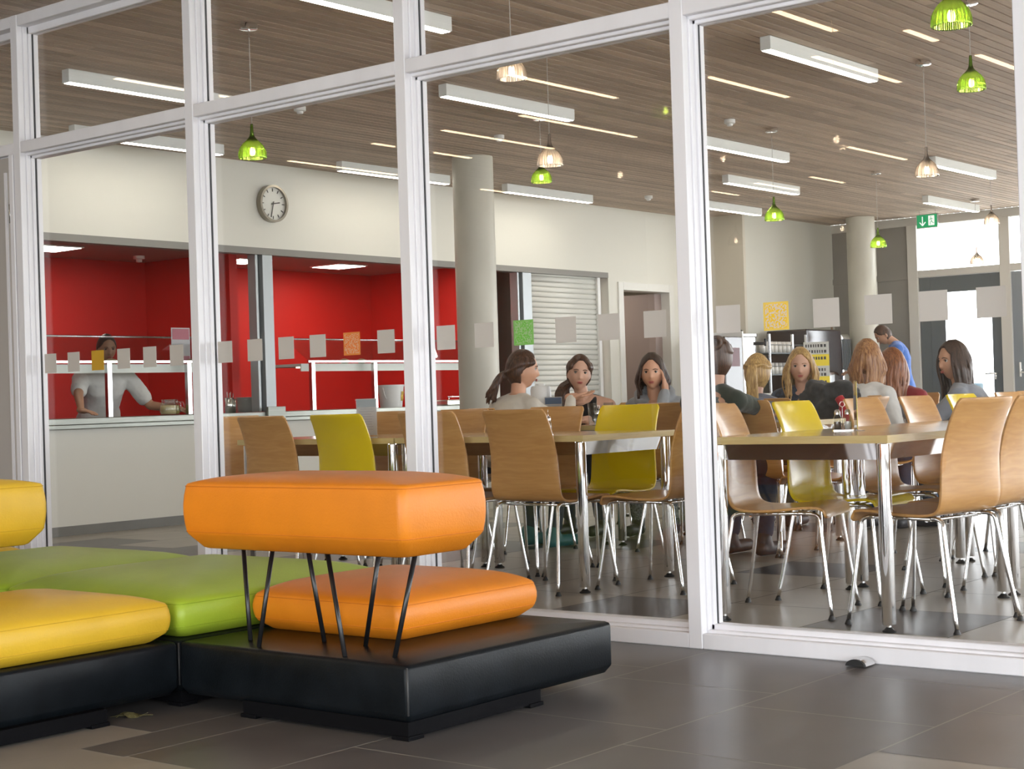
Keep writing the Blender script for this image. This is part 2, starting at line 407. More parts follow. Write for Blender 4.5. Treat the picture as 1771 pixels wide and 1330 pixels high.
for a, b in zip(ys, ys[1:]):
    for z0, z1 in ((0.083, 2.264), (2.360, 2.917)):
        if 7.2 < a < 8.0 and z0 < 1: continue
        for yy in (a+0.045, b-0.047): box(bm, 4.9805, 4.9895, yy, yy+0.002, z0, z1)
struct('trim_gasket', bm, GASKET)
n = 1
for a, b in zip(ys, ys[1:]):
    for z0, z1 in ((0.08, 2.268), (2.355, 2.92)):
        if 7.2 < a < 8.0 and z0 < 1: continue
        bm = BM(); box(bm, 4.983, 4.987, a+0.04, b-0.04, z0, z1)
        struct('window_%d' % n, bm, GLASS); n += 1
# white door in the partition, left edge of the picture
bm = BM()
box(bm, 4.90, 4.985, 7.262, 7.30, 0, 2.288); box(bm, 4.90, 4.985, 8.25, 8.29, 0, 2.288)
dfr = struct('door_1', bm, WHITE_PAINT, bevel=0.003, seg=1)
bm = BM(); box(bm, 4.915, 4.955, 7.312, 8.245, 0.01, 2.28); build('leaf', bm, mat('pale_grey_door', (0.50, 0.47, 0.44), 0.45), dfr, bevel=0.004)
bm = BM(); box(bm, 4.906, 4.916, 7.335, 7.352, 0.09, 2.2); box(bm, 4.906, 4.916, 8.20, 8.22, 0.09, 2.2); build('leaf_bead', bm, WHITE_PAINT, dfr)
for z in (1.98, 0.35):
    bm = BM(); tube(bm, [(4.908, 7.306, z-0.05), (4.908, 7.306, z+0.05)], 0.007, 10); build('hinge', bm, CHROME_S, dfr)

# ------------------------------------------------------------------ far facade (x = 18.5) and side facade (y = -4)
WX = 18.5
PALE = mat('pale_grey_timber', (0.66, 0.64, 0.59), 0.5)
bm = BM()
box(bm, WX, WX+0.1, -4.1, 9.6, 2.905, CZ)               # head beam
for y, w_ in ((9.02, 0.03), (8.50, 0.065), (7.33, 0.065), (6.1, 0.05), (4.9, 0.05), (3.7, 0.05), (2.5, 0.05), (1.3, 0.05), (0.1, 0.05), (-1.2, 0.05), (-2.5, 0.05), (-4.05, 0.05)):
    box(bm, WX-0.02, WX+0.12, y-w_, y+w_, 0, 2.905)
box(bm, WX-0.015, WX+0.1, 7.395, 8.435, 2.26, 2.345)     # transom above the door
for a, b in ((6.15, 7.265), (4.95, 6.05), (3.75, 4.85), (2.55, 3.65), (1.35, 2.45), (0.15, 1.25), (-1.15, 0.05), (-2.45, -1.25), (-4.0, -2.55)):
    box(bm, WX-0.015, WX+0.1, a, b, 2.26, 2.345); box(bm, WX-0.015, WX+0.1, a, b, 0, 0.1)
struct('trim_facade', bm, PALE, bevel=0.004, seg=1)
bm = BM(); box(bm, WX+0.02, WX+0.08, 8.565, 9.6, 0, 2.905); box(bm, WX+0.0, WX+0.03, 8.565, 9.6, 2.25, 2.32)
struct('wall_facade_panel', bm, [mat('grey_facade_panel', (0.30, 0.285, 0.26), 0.6, noise=(3, 0.06))])
bm = BM(); box(bm, WX+0.045, WX+0.05, 7.395, 8.435, 2.345, 2.905); struct('window_30', bm, GLASS)
k = 31
for a, b in ((6.15, 7.265), (4.95, 6.05), (3.75, 4.85), (2.55, 3.65), (1.35, 2.45), (0.15, 1.25), (-1.15, 0.05), (-2.45, -1.25), (-4.0, -2.55)):
    bm = BM(); box(bm, WX+0.045, WX+0.05, a, b, 0.1, 2.905); struct('window_%d' % k, bm, GLASS); k += 1
# exit door
bm = BM()
box(bm, WX+0.01, WX+0.08, 8.29, 8.43, 0, 2.255); box(bm, WX+0.01, WX+0.08, 7.40, 7.52, 0, 2.255); box(bm, WX+0.01, WX+0.08, 7.52, 8.29, 2.06, 2.255); box(bm, WX+0.01, WX+0.08, 7.52, 8.29, 0, 0.2)
box(bm, WX+0.0, WX+0.01, 8.10, 8.29, 0.2, 2.06)
d2 = struct('door_2', bm, DARK_ALU, bevel=0.003, seg=1)
bm = BM(); box(bm, WX+0.04, WX+0.045, 7.52, 8.10, 0.2, 2.06); build('door_glass', bm, GLASS, d2)
bm = BM(); tube(bm, [(WX-0.05, 7.47, 0.98), (WX-0.05, 7.47, 1.06)], 0.01); tube(bm, [(WX-0.05, 7.47, 1.05), (WX-0.05, 7.6, 1.05)], 0.01); tube(bm, [(WX+0.01, 7.47, 1.05), (WX-0.05, 7.47, 1.05)], 0.01); build('door_handle', bm, CHROME_S, d2)
# second opening leaf right of the door, with its light handle
bm = BM(); box(bm, WX-0.01, WX+0.04, 7.09, 7.255, 0.1, 2.25); box(bm, WX-0.01, WX+0.04, 6.16, 6.3, 0.1, 2.25); box(bm, WX-0.01, WX+0.04, 6.3, 7.09, 2.1, 2.25); box(bm, WX-0.01, WX+0.04, 6.3, 7.09, 0.1, 0.3)
d3 = struct('door_3', bm, mat('blue_grey_frame', (0.25, 0.28, 0.31), 0.45))
bm = BM(); tube(bm, [(WX-0.05, 7.17, 1.0), (WX-0.05, 7.17, 1.17)], 0.012); tube(bm, [(WX-0.05, 7.17, 1.05), (WX-0.05, 7.05, 1.05)], 0.011); tube(bm, [(WX+0.0, 7.17, 1.08), (WX-0.05, 7.17, 1.08)], 0.011); build('door_handle', bm, WHITE_PL, d3)
# side facade
bm = BM(); box(bm, -5.2, 18.5, -4.1, -4.0, 2.8, CZ); box(bm, -5.2, 18.5, -4.1, -4.0, 0, 0.15)
x = -5.2
while x < 18.6: box(bm, x-0.04, x+0.04, -4.1, -3.98, 0.15, 2.8); x += 1.5
struct('trim_side_facade', bm, PALE)
bm = BM(); box(bm, -5.2, 18.5, -4.05, -4.045, 0.15, 2.8); struct('window_50', bm, GLASS)

# ------------------------------------------------------------------ outside ground
bm = BM(); box(bm, -30, 60, -40, -4.1, -0.2, -0.02); box(bm, 18.6, 60, -4.1, 40, -0.2, -0.02)
struct('ground', bm, [mat('pale_paving', (0.62, 0.60, 0.56), 0.8, noise=(1.5, 0.1))])

# ------------------------------------------------------------------ round concrete columns
for (x, y, r, lb) in ((10.51, 8.83, 0.176, 'thick round concrete column in front of the red kitchen hatch'), (17.92, 8.90, 0.172, 'round concrete column beside the coffee machine near the exit door')):
    bm = BM(); lathe(bm, [(0, 0.001), (r, 0.001), (r, 1.5), (r, CZ-0.002), (0, CZ-0.002)], 48, (x, y, 0)); o = build('column', bm, CONCRETE, autos=R(40)); tag(o, lb, 'column')

# ------------------------------------------------------------------ kitchen hatch: counter, mullions, shutter
bm = BM(); box(bm, 6.31, 14.28, 10.13, 10.95, 0.835, 0.882); box(bm, 6.31, 14.28, 10.15, 10.95, 0.802, 0.835)
o = build('serving_counter', bm, mat('dull_steel', (0.30, 0.31, 0.28), 0.38, 0.85, noise=(20, 0.1, (0.2, 4, 4))), bevel=0.004); tag(o, 'long stainless steel serving counter along the kitchen hatch', 'counter')
bm = BM(); box(bm, 5.0, 14.4, KY-0.004, KY+0.1, 2.225, 2.283); struct('trim_hatch_rail', bm, mat('grey_hatch_rail', (0.27, 0.26, 0.24), 0.55))  # rail in its own plain dark grey
for i, (a, b) in enumerate(((9.25, 9.43), (12.82, 13.03))):
    bm = BM(); box(bm, a, a+0.028, KY+0.02, KY+0.12, 0.885, 2.225); box(bm, a+0.065, b, KY+0.0, KY+0.13, 0.885, 2.225); struct('trim_%d' % (i+1), bm, ALU, bevel=0.004)
    bm = BM(); box(bm, a+0.028, a+0.065, KY+0.05, KY+0.12, 0.885, 2.225); struct('trim_%d' % (i+3), bm, DARK_ALU)
bm = BM(); box(bm, 9.24, 9.44, 10.10, 10.129, 0.80, 0.925); o = build('counter_bracket', bm, MATS['dull_steel'], bevel=0.003); tag(o, 'square steel bracket on the counter front under the grey hatch mullion', 'bracket')
# roller shutter
bm = BM(); z = 0.885; xs0, xs1 = 13.03, 14.24
while z < 2.22:
    P = [(0, z), (-0.012, z+0.012), (-0.014, z+0.03), (-0.006, z+0.048), (0, z+0.052)]
    vs = [[bm.verts.new((x, KY+0.07+dy, zz)) for dy, zz in P] for x in (xs0, xs1)]
    for k in range(len(P)-1): bm.faces.new((vs[0][k], vs[1][k], vs[1][k+1], vs[0][k+1])).smooth = True
    z += 0.055
o = build('roller_shutter', bm, mat('white_shutter', (0.80, 0.80, 0.75), 0.35)); s_ = o.modifiers.new('t', 'SOLIDIFY'); s_.thickness = 0.004
tag(o, 'closed white roller shutter with horizontal slats in the kitchen hatch', 'shutter')
bm = BM(); box(bm, 14.24, 14.29, KY+0.03, KY+0.12, 0.885, 2.225); build('guide_rail', bm, WHITE_PL, o)
# interior door opening with white frame
bm = BM()
box(bm, 14.57, 14.665, KY-0.02, KY+0.16, 0, 2.19); box(bm, 15.59, 15.68, KY-0.02, KY+0.16, 0, 2.19); box(bm, 14.665, 15.59, KY-0.02, KY+0.16, 2.10, 2.19)
d4 = struct('door_4', bm, mat('white_door_frame', (0.82, 0.81, 0.76), 0.4), bevel=0.004)
bm = BM(); box(bm, 15.45, 15.59, KY+0.10, KY+0.95, 0.01, 2.09); build('leaf', bm, mat('mauve_grey_leaf', (0.36, 0.28, 0.26), 0.5), d4)

# ------------------------------------------------------------------ sneeze guard: two shelf units on the counter
GST = 'glass shelves over the serving counter'
def guard(x0, x1, label, y0=10.5):
    t = empty('serving_shelf', (x0, y0, 0.882)); tag(t, label, 'shelf', GST)
    L_ = x1-x0; xs = [0.05]; 
    while xs[-1]+0.81 < L_: xs.append(xs[-1]+0.81)
    for x in xs:
        bm = BM(); box(bm, x-0.022, x+0.022, -0.02, 0.02, 0.0, 0.445); build('post', bm, CHROME_S, t, bevel=0.002)
    bm = BM(); box(bm, 0, L_, -0.012, 0.012, 0.432, 0.450); build('front_rail', bm, CHROME_S, t)
    bm = BM(); box(bm, 0, L_, 0.10, 0.55, 0.40, 0.425); box(bm, 0, L_, 0.09, 0.10, 0.355, 0.425); build('shelf_board', bm, mat('white_shelf', (0.72, 0.76, 0.70), 0.35), t)
    bm = BM(); tube(bm, [(0, 0.30, 0.66), (L_, 0.30, 0.66)], 0.008); build('top_rail', bm, CHROME_S, t)
    bm = BM(); M = Matrix.Translation((0, 0, 0)); vs = [bm.verts.new(p) for p in ((0, 0.0, 0.45), (L_, 0.0, 0.45), (L_, 0.30, 0.655), (0, 0.30, 0.655))]; bm.faces.new(vs)
    g = build('glass_screen', bm, GLASS_T, t); g.modifiers.new('s', 'SOLIDIFY').thickness = 0.005
    bm = BM(); box(bm, 0.04, L_-0.04, 0.12, 0.2, 0.385, 0.40); build('lamp_strip', bm, emis('shelf_lamp', (1, 0.9, 0.7), 1.0) if 'shelf_lamp' not in MATS else MATS['shelf_lamp'], t)
guard(6.24, 9.12, 'steel and glass serving shelf left of the grey hatch mullion, in front of the cook')
guard(10.10, 12.74, 'steel and glass serving shelf right of the grey hatch mullion, behind the round column')

# ------------------------------------------------------------------ wall clock
t = empty('wall_clock', (9.425, KY-0.001, 2.665)); tag(t, 'round wall clock with steel rim and white face above the kitchen hatch', 'clock')
bm = BM(); n = 48
def ring_y(bm, r0, r1, ya, yb, n=48):
    a = [[bm.verts.new((r*math.cos(2*PI*k/n), y, r*math.sin(2*PI*k/n))) for k in range(n)] for r, y in ((r0, ya), (r1, ya), (r1, yb), (r0, yb))]
    for i in range(4):
        for k in range(n): bm.faces.new((a[i][k], a[i][(k+1) % n], a[(i+1) % 4][(k+1) % n], a[(i+1) % 4][k]))
ring_y(bm, 0.141, 0.160, -0.055, 0.0); build('rim', bm, mat('clock_rim', (0.34, 0.31, 0.26), 0.3, 1.0), t, autos=R(40))
bm = BM(); bm.faces.new([bm.verts.new((0.142*math.cos(2*PI*k/n), -0.03, 0.142*math.sin(2*PI*k/n))) for k in range(n)]); bm.faces.new([bm.verts.new((0.142*math.cos(2*PI*k/n), -0.002, 0.142*math.sin(2*PI*k/n))) for k in range(n)])
build('face', bm, mat('clock_face', (0.80, 0.80, 0.74), 0.4), t)
for k in range(12):
    bm = BM(); box(bm, -0.0035, 0.0035, -0.034, -0.0305, 0.105, 0.132, M=Matrix.Rotation(R(30*k), 4, 'Y')); build('hour_mark', bm, mat('clock_black', (0.04, 0.035, 0.03), 0.5), t)
for ang, ln, wd in ((80, 0.075, 0.0045), (194, 0.12, 0.0035)):
    bm = BM(); box(bm, -wd, wd, -0.040, -0.036, -0.02, ln, M=Matrix.Rotation(R(ang), 4, 'Y')); build('hand', bm, MATS['clock_black'], t)

# ------------------------------------------------------------------ linear lamps
def lamp(x, y, label, L_=1.41):
    t = empty('linear_lamp', (x, y, CZ)); tag(t, label, 'ceiling light', 'white linear lamps under the slatted ceiling')
    bm = BM(); box(bm, 0, L_, -0.035, 0.035, -0.082, -0.001); build('housing', bm, LAMP_BODY, t, bevel=0.002, seg=1)
    bm = BM(); box(bm, 0.012, L_-0.012, -0.029, 0.029, -0.0845, -0.0815); build('diffuser', bm, LAMP_E, t)
LAMPS = [(5.18, 5.685, 'white linear lamp at the top edge of the second glazed bay from the left'),
 (5.88, 8.14, 'white linear lamp seen through the upper left pane beside the post'),
 (8.285, 4.685, 'largest white linear lamp, high up in the right-hand glass bay'),
 (7.93, 6.90, 'white linear lamp left of the clear glass pendant in the middle bay'),
 (7.04, 9.69, 'white linear lamp over the hatch wall, left of the clock'),
 (9.77, 9.70, 'white linear lamp over the hatch wall, right of the clock'),
 (12.03, 9.71, 'white linear lamp over the hatch wall, right of the round column'),
 (11.08, 6.89, 'white linear lamp just right of the thick post, behind the first green pendant'),
 (13.24, 7.97, 'short white linear lamp behind the cord of the middle green pendant'),
 (14.6, 9.2, 'white linear lamp close to the pale pier wall'),
 (13.76, 6.10, 'white linear lamp right of the clear pendant on the long cord'),
 (16.5, 7.41, 'farthest white linear lamp, just before the exit sign'),
 (7.9, 2.3, 'unseen white linear lamp added for light over the nearest table row'), (11.0, 2.3, 'unseen white linear lamp added for light beyond the nearest table row'), (14.5, 3.6, 'unseen white linear lamp added for light far right by the facade')]  # these three hang out of view, added only for their light
for a in LAMPS: lamp(*a)
# recessed warm lamps of the lobby (their mirror images show in the glass)
STRIPS = [(0.752, 1.942, 6.41), (-0.70, 0.693, 8.08), (-0.753, 0.737, 7.28), (-3.957, -2.18, 10.1), (-0.793, 0.55, 9.95), (2.668, 3.70, 8.16), (-0.158, 0.90, 5.56), (1.492, 2.6, 4.33), (-3.775, -2.507, 6.35), (-4.79, -4.10, 7.50), (-0.2579, 0.951, 4.755), (-4.9, -4.05, 8.09), (-0.55, 0.655, 8.86), (-0.55, 0.2, 4.0), (-4.77, -3.6, 8.72), (0.79, 1.2, 4.02)]
for i, (a, b, y) in enumerate(STRIPS):
    bm = BM(); box(bm, a, b, y-0.022, y+0.022, CZ-0.004, CZ-0.0005); o = build('recessed_lamp', bm, STRIP_E)
    tag(o, 'warm lobby strip lamp mirrored ' + ['below the large clear pendant', 'left of the round column top', 'crossing the clear pendant cord', 'across the round column', 'right of the green pendant by the clock', 'over the upper left lamp housing', 'just right of the thick post, upper part', 'at the top of the right-hand bay', 'right of the ghostly pendant', 'left of the small green pendant by the far column', 'on the largest linear lamp housing', 'on the short linear lamp', 'above the third post, left side', 'at the right edge, upper part', 'low beside the thick post', 'below the biggest green pendant'][i], 'ceiling light', 'recessed strip lamps of the lobby')

# ------------------------------------------------------------------ pendants
def shade_mesh():
    bm = BM(); prof = [(0.071, 0.0), (0.0725, 0.012), (0.070, 0.040), (0.062, 0.062), (0.048, 0.082), (0.031, 0.100), (0.018, 0.116), (0.011, 0.135), (0.009, 0.165), (0.0075, 0.19)]
    prof = [(v.x, v.z) for v in catmull([(r, 0, z) for r, z in prof], 3)]
    n = 96; rings = []
    for r, z in prof:
        amp = 0.07*min(1, max(0, (r-0.012)/0.03))
        rings.append([bm.verts.new((r*(1+amp*math.cos(28*2*PI*k/n*1.0))*math.cos(2*PI*k/n), r*(1+amp*math.cos(28*2*PI*k/n))*math.sin(2*PI*k/n), z)) for k in range(n)])
    for a, b in zip(rings, rings[1:]):
        for k in range(n): bm.faces.new((a[k], a[(k+1) % n], b[(k+1) % n], b[k])).smooth = True
    me = bpy.data.meshes.new('pendant_shade'); bm.to_mesh(me); bm.free(); return me
SH = {}
for key, m_ in (('green', PEND_G), ('clear', PEND_C)):
    me = shade_mesh(); me.materials.append(m_); SH[key] = me
def pendant(x, y, zb, key, label, lit=True, group='ribbed glass pendants in the dining room'):
    t = empty('pendant_lamp', (x, y, CZ)); tag(t, label, 'pendant lamp', group)
    bm = BM(); lathe(bm, [(0, -0.001), (0.048, -0.001), (0.050, -0.006), (0.050, -0.026), (0.044, -0.030), (0, -0.030)], 32); tube(bm, [(0, 0, -0.028), (0, 0, -0.075)], 0.006, 10); build('ceiling_rose', bm, CHROME, t, autos=R(40))
    top = zb+0.18-CZ
    bm = BM(); tube(bm, [(0, 0, -0.07), (0.003, 0.002, (top-0.07)*0.4), (0, 0, top)], 0.0022, 6); build('cord', bm, CORD, t)
    s = new_obj('shade', SH[key], None, t); s.location = (0, 0, zb-CZ); sm = s.modifiers.new('t', 'SOLIDIFY'); sm.thickness = 0.002
    bm = BM(); lathe(bm, [(0, 0.12), (0.012, 0.12), (0.013, 0.075), (0.016, 0.07), (0.016, 0.06), (0, 0.06)], 16); h = build('lamp_holder', bm, CHROME_S, t, autos=R(40)); h.location = (0, 0, zb-CZ)
    bm = BM(); lathe(bm, [(0, 0.06), (0.010, 0.06), (0.014, 0.05), (0.016, 0.035), (0.012, 0.022), (0, 0.016)], 16); h = build('bulb', bm, BULB_E, t); h.location = (0, 0, zb-CZ)
PEND = [(5.913, 6.528, 2.275, 'green', 'green ribbed glass pendant above and left of the wall clock'),
 (9.37, 7.21, 2.515, 'green', 'green ribbed glass pendant half hidden under the clear one, middle bay'),
 (8.333, 3.455, 2.515, 'green', 'green ribbed glass pendant just below and right of the biggest one'),
 (9.67, 4.325, 2.265, 'clear', 'clear ribbed glass pendant on a long cord in the right-hand bay'),
 (11.223, 6.316, 2.275, 'green', 'green ribbed glass pendant above the yellow glass sticker, right of the thick post'),
 (14.25, 6.895, 2.275, 'green', 'small green ribbed glass pendant in front of the far column'),
 (17.33, 7.19, 2.28, 'clear', 'farthest clear ribbed glass pendant, low in front of the exit door window'),
 (6.23, 4.96, 2.515, 'clear', 'large clear ribbed glass pendant directly under the middle transom'),
 (7.43, 5.65, 2.275, 'clear', 'clear ribbed glass pendant right above the green one, middle bay'),
 (5.765, 2.46, 2.275, 'green', 'biggest green ribbed glass pendant at the top right of the picture'),
 (15.44, 6.24, 2.515, 'clear', 'clear ribbed glass pendant right of the green exit sign')]
for p in PEND: pendant(*p)
LP = 'ribbed glass pendants in the lobby'
for (x, y, z, kk, wh) in ((4.25, 4.36, 2.52, 'clear', 'above the middle transom'), (2.2, 5.06, 2.52, 'green', 'left of the thick post'), (1.70, 5.74, 2.27, 'clear', 'right of the column top'), (1.89, 4.14, 2.27, 'clear', 'in the middle of the right-hand bay'), (0.30, 5.83, 2.52, 'clear', 'against the thick post'), (2.49, 6.82, 2.52, 'green', 'left of the third post'), (-2.73, 7.55, 2.27, 'clear', 'on the pale pier wall'), (-2.63, 6.43, 2.27, 'clear', 'beside the far column')):
    pendant(x, y, z, kk, '%s ribbed lobby pendant, a faint reflection %s' % (kk, wh), group=LP)

# ------------------------------------------------------------------ smoke detectors, exit sign
for (x, y, lb) in ((7.79, 8.10, 'white smoke detector left of the clock'), (9.80, 7.95, 'white smoke detector above the round column'), (13.98, 9.35, 'small white detector near the pier wall'), (10.61, 6.33, 'white detector in the right-hand bay near the thick post')):
    bm = BM(); lathe(bm, [(0, 0), (0.042, 0), (0.042, -0.028), (0.036, -0.032), (0.024, -0.034), (0.022, -0.046), (0.018, -0.050), (0, -0.050)], 28); o = build('smoke_detector', bm, WHITE_PL, autos=R(40)); o.location = (x, y, CZ-0.001); tag(o, lb, 'smoke detector')
t = empty('exit_sign', (17.9, 8.02, CZ)); t.rotation_euler = (0, 0, R(0)); tag(t, 'green emergency exit sign with white arrow and running figure above the door', 'sign')
EZ = -0.20
bm = BM(); box(bm, -0.015, 0.015, -0.135, 0.135, EZ-0.015, EZ+0.155); build('sign_case', bm, CHROME_S, t, bevel=0.003)
bm = BM(); box(bm, -0.019, -0.0155, -0.125, 0.125, EZ-0.005, EZ+0.145); build('sign_face', bm, mat('exit_green', (0.01, 0.30, 0.11), 0.4, emit=(0.01, 0.4, 0.15), estr=0.3), t)
bm = BM()
box(bm, -0.021, -0.0195, 0.048, 0.060, EZ+0.03, EZ+0.125)                     # arrow, left half of the sign (points down)
for s_ in (1, -1):
    M = Matrix.Translation((0, 0.054, EZ+0.018)) @ Matrix.Rotation(R(42*s_), 4, 'X'); box(bm, -0.021, -0.0195, -0.006, 0.006, 0, 0.055, M=M)
box(bm, -0.021, -0.0195, -0.095, -0.02, EZ+0.015, EZ+0.13)                    # white doorway
build('pictogram', bm, mat('sign_white', (0.85, 0.9, 0.85), 0.5, emit=(1, 1, 1), estr=0.4), t)
bm = BM()
lathe(bm, [(0, -0.001), (0.007, -0.001), (0.007, 0.001), (0, 0.001)], 12)
bmesh.ops.transform(bm, matrix=Matrix.Translation((-0.0225, -0.052, EZ+0.112)) @ Matrix.Rotation(R(90), 4, 'Y'), verts=bm.verts)
for p, q in (((-0.055, 0.10), (-0.062, 0.065)), ((-0.055, 0.098), (-0.035, 0.08)), ((-0.056, 0.098), (-0.078, 0.088)), ((-0.062, 0.065), (-0.042, 0.045)), ((-0.042, 0.045), (-0.045, 0.022)), ((-0.062, 0.065), (-0.075, 0.045)), ((-0.075, 0.045), (-0.092, 0.04))):
    tube(bm, [(-0.0225, p[0], EZ+p[1]), (-0.0225, q[0], EZ+q[1])], 0.0035, 6)
build('running_figure', bm, MATS['exit_green'], t)
bm = BM(); tube(bm, [(0, -0.1, EZ+0.15), (0, -0.1, 0)], 0.003, 6); tube(bm, [(0, 0.1, EZ+0.15), (0, 0.1, 0)], 0.003, 6); build('hanger', bm, CHROME_S, t)

# ------------------------------------------------------------------ square stickers on the partition glass
STK = [7.095, 6.897, 6.696, 6.487, 6.283, 6.080, 5.730, 5.524, 5.316, 5.113, 4.902, 4.698, 4.358, 4.152, 3.948, 3.738, 3.532, 3.322, 3.006, 2.810, 2.614, 2.419, 2.222, 2.024, 1.72, 1.53]
S_GREY = mat('satin_foil_sticker', (0.74, 0.72, 0.69), 0.6)
_N, _L, _b = nodes(S_GREY); _t = _N.new('ShaderNodeBsdfTranslucent'); _t.inputs[0].default_value = (0.78, 0.74, 0.69, 1); _m = _N.new('ShaderNodeMixShader'); _m.inputs[0].default_value = 0.5
_o = [n for n in _N if n.type == 'OUTPUT_MATERIAL'][0]; _L.new(_b.outputs[0], _m.inputs[1]); _L.new(_t.outputs[0], _m.inputs[2]); _L.new(_m.outputs[0], _o.inputs[0])
def speck(name, a, b, sc):
    m = bpy.data.materials.new(name); N, L, bs = nodes(m); tc = N.new('ShaderNodeTexCoord'); n1 = N.new('ShaderNodeTexNoise'); n1.inputs['Scale'].default_value = sc; n1.inputs['Detail'].default_value = 1.5
    L.new(tc.outputs['Object'], n1.inputs['Vector']); r = N.new('ShaderNodeValToRGB'); r.color_ramp.elements[0].position = 0.49; r.color_ramp.elements[1].position = 0.53
    r.color_ramp.elements[0].color = (*a, 1); r.color_ramp.elements[1].color = (*b, 1); L.new(n1.outputs['Fac'], r.inputs[0]); L.new(r.outputs[0], bs.inputs['Base Color']); bs.inputs['Roughness'].default_value = 0.6; MATS[name] = m; return m
S_COL = {2: (mat('gold_foil', (0.62, 0.36, 0.03), 0.6), None, 'plain mustard yellow'), 10: (mat('orange_foil', (0.75, 0.25, 0.05), 0.6), speck('orange_speckle', (0.80, 0.20, 0.03), (0.75, 0.42, 0.25), 170), 'orange speckled'),
         14: (mat('green_foil', (0.22, 0.50, 0.12), 0.6), speck('green_speckle', (0.16, 0.50, 0.06), (0.33, 0.52, 0.24), 170), 'green speckled'), 19: (mat('yellow_foil', (0.88, 0.62, 0.10), 0.6), speck('yellow_speckle', (0.90, 0.58, 0.02), (0.74, 0.62, 0.52), 150), 'yellow speckled')}
BAY = ['leftmost', 'second', 'middle', 'right-hand']
WHERE = ['first', 'second', 'third', 'fourth', 'fifth', 'sixth']
for i, y in enumerate(STK):
    z = 1.185; h = 0.05; bay = BAY[min(i//6, 3)]
    bm = BM(); box(bm, 4.9815, 4.9828, y-h, y+h, z-h, z+h)
    if i in S_COL:
        o = build('glass_sticker', bm, S_COL[i][0]); tag(o, '%s square sticker on the glass, %s from left in the %s bay' % (S_COL[i][2], WHERE[i % 6], bay), 'sticker', 'square stickers on the glass partition')
        if S_COL[i][1]:
            bm = BM(); box(bm, 4.9808, 4.9814, y-h*0.86, y+h*0.86, z-h*0.86, z+h*0.86); build('printed_field', bm, S_COL[i][1], o)
    else:
        o = build('glass_sticker', bm, S_GREY); tag(o, 'plain grey square sticker on the glass, %s from left in the %s bay' % (WHERE[i % 6], bay if i < 24 else 'last'), 'sticker', 'square stickers on the glass partition')

# ------------------------------------------------------------------ door stopper and dead leaf on the lobby floor
t = empty('door_stop', (4.84, 2.463, 0)); tag(t, 'small half-round door stop with black face on the floor by the partition', 'door stop')
bm = BM(); P = [(math.cos(PI*k/12)*0.036, 0.004+math.sin(PI*k/12)*0.022) for k in range(13)]
a = [bm.verts.new((-0.02, y_, z_)) for y_, z_ in P]; b = [bm.verts.new((0.045, y_, z_)) for y_, z_ in P]
for k in range(12): bm.faces.new((a[k], a[k+1], b[k+1], b[k]))
bm.faces.new(a[::-1]); bm.faces.new(b); bm.faces.new((a[0], b[0], b[12], a[12])); build('body', bm, CHROME_S, t)
bm = BM(); a = [bm.verts.new((-0.030, y_*0.95, z_)) for y_, z_ in P]; b = [bm.verts.new((-0.0205, y_*0.95, z_)) for y_, z_ in P]
for k in range(12): bm.faces.new((a[k], a[k+1], b[k+1], b[k]))
bm.faces.new(a[::-1]); bm.faces.new(b); bm.faces.new((a[0], b[0], b[12], a[12])); build('rubber_face', bm, BLACK_RUB, t)
bm = BM(); rl = random.Random(5)
for q in range(5):
    cx, cy_, an = -0.03+q*0.014, rl.uniform(-0.008, 0.008), rl.uniform(-0.6, 0.6)
    pts = [(0.028*s_, 0.011*math.sin(PI*(s_+1)/2)*1.0) for s_ in (-1, -0.5, 0, 0.5, 1)]
    up = [bm.verts.new((cx+math.cos(an)*px-math.sin(an)*py, cy_+math.sin(an)*px+math.cos(an)*py, 0.008+0.006*math.sin(px*90+q))) for px, py in pts]
    dn = [bm.verts.new((cx+math.cos(an)*px+math.sin(an)*py, cy_+math.sin(an)*px-math.cos(an)*py, 0.004+0.005*math.cos(px*70+q))) for px, py in pts[1:-1]]
    for k in range(4):
        A = [up[k], up[k+1]] + ([dn[k]] if k < 3 else []) + ([dn[k-1]] if k > 0 else [])
        if len(A) >= 3: bm.faces.new(A)
tube(bm, [(0.03, 0, 0.004), (0.055, 0.006, 0.004), (0.07, 0.002, 0.004)], 0.0015, 5)
o = build('dry_leaf', bm, mat('dry_leaf', (0.10, 0.085, 0.03), 0.7, noise=(60, 0.6))); o.location = (3.02, 3.955, 0); o.rotation_euler = (0, 0, R(-50)); o.modifiers.new('t', 'SOLIDIFY').thickness = 0.001
tag(o, 'dried yellow-brown leaf lying on the floor under the black bench base', 'leaf')

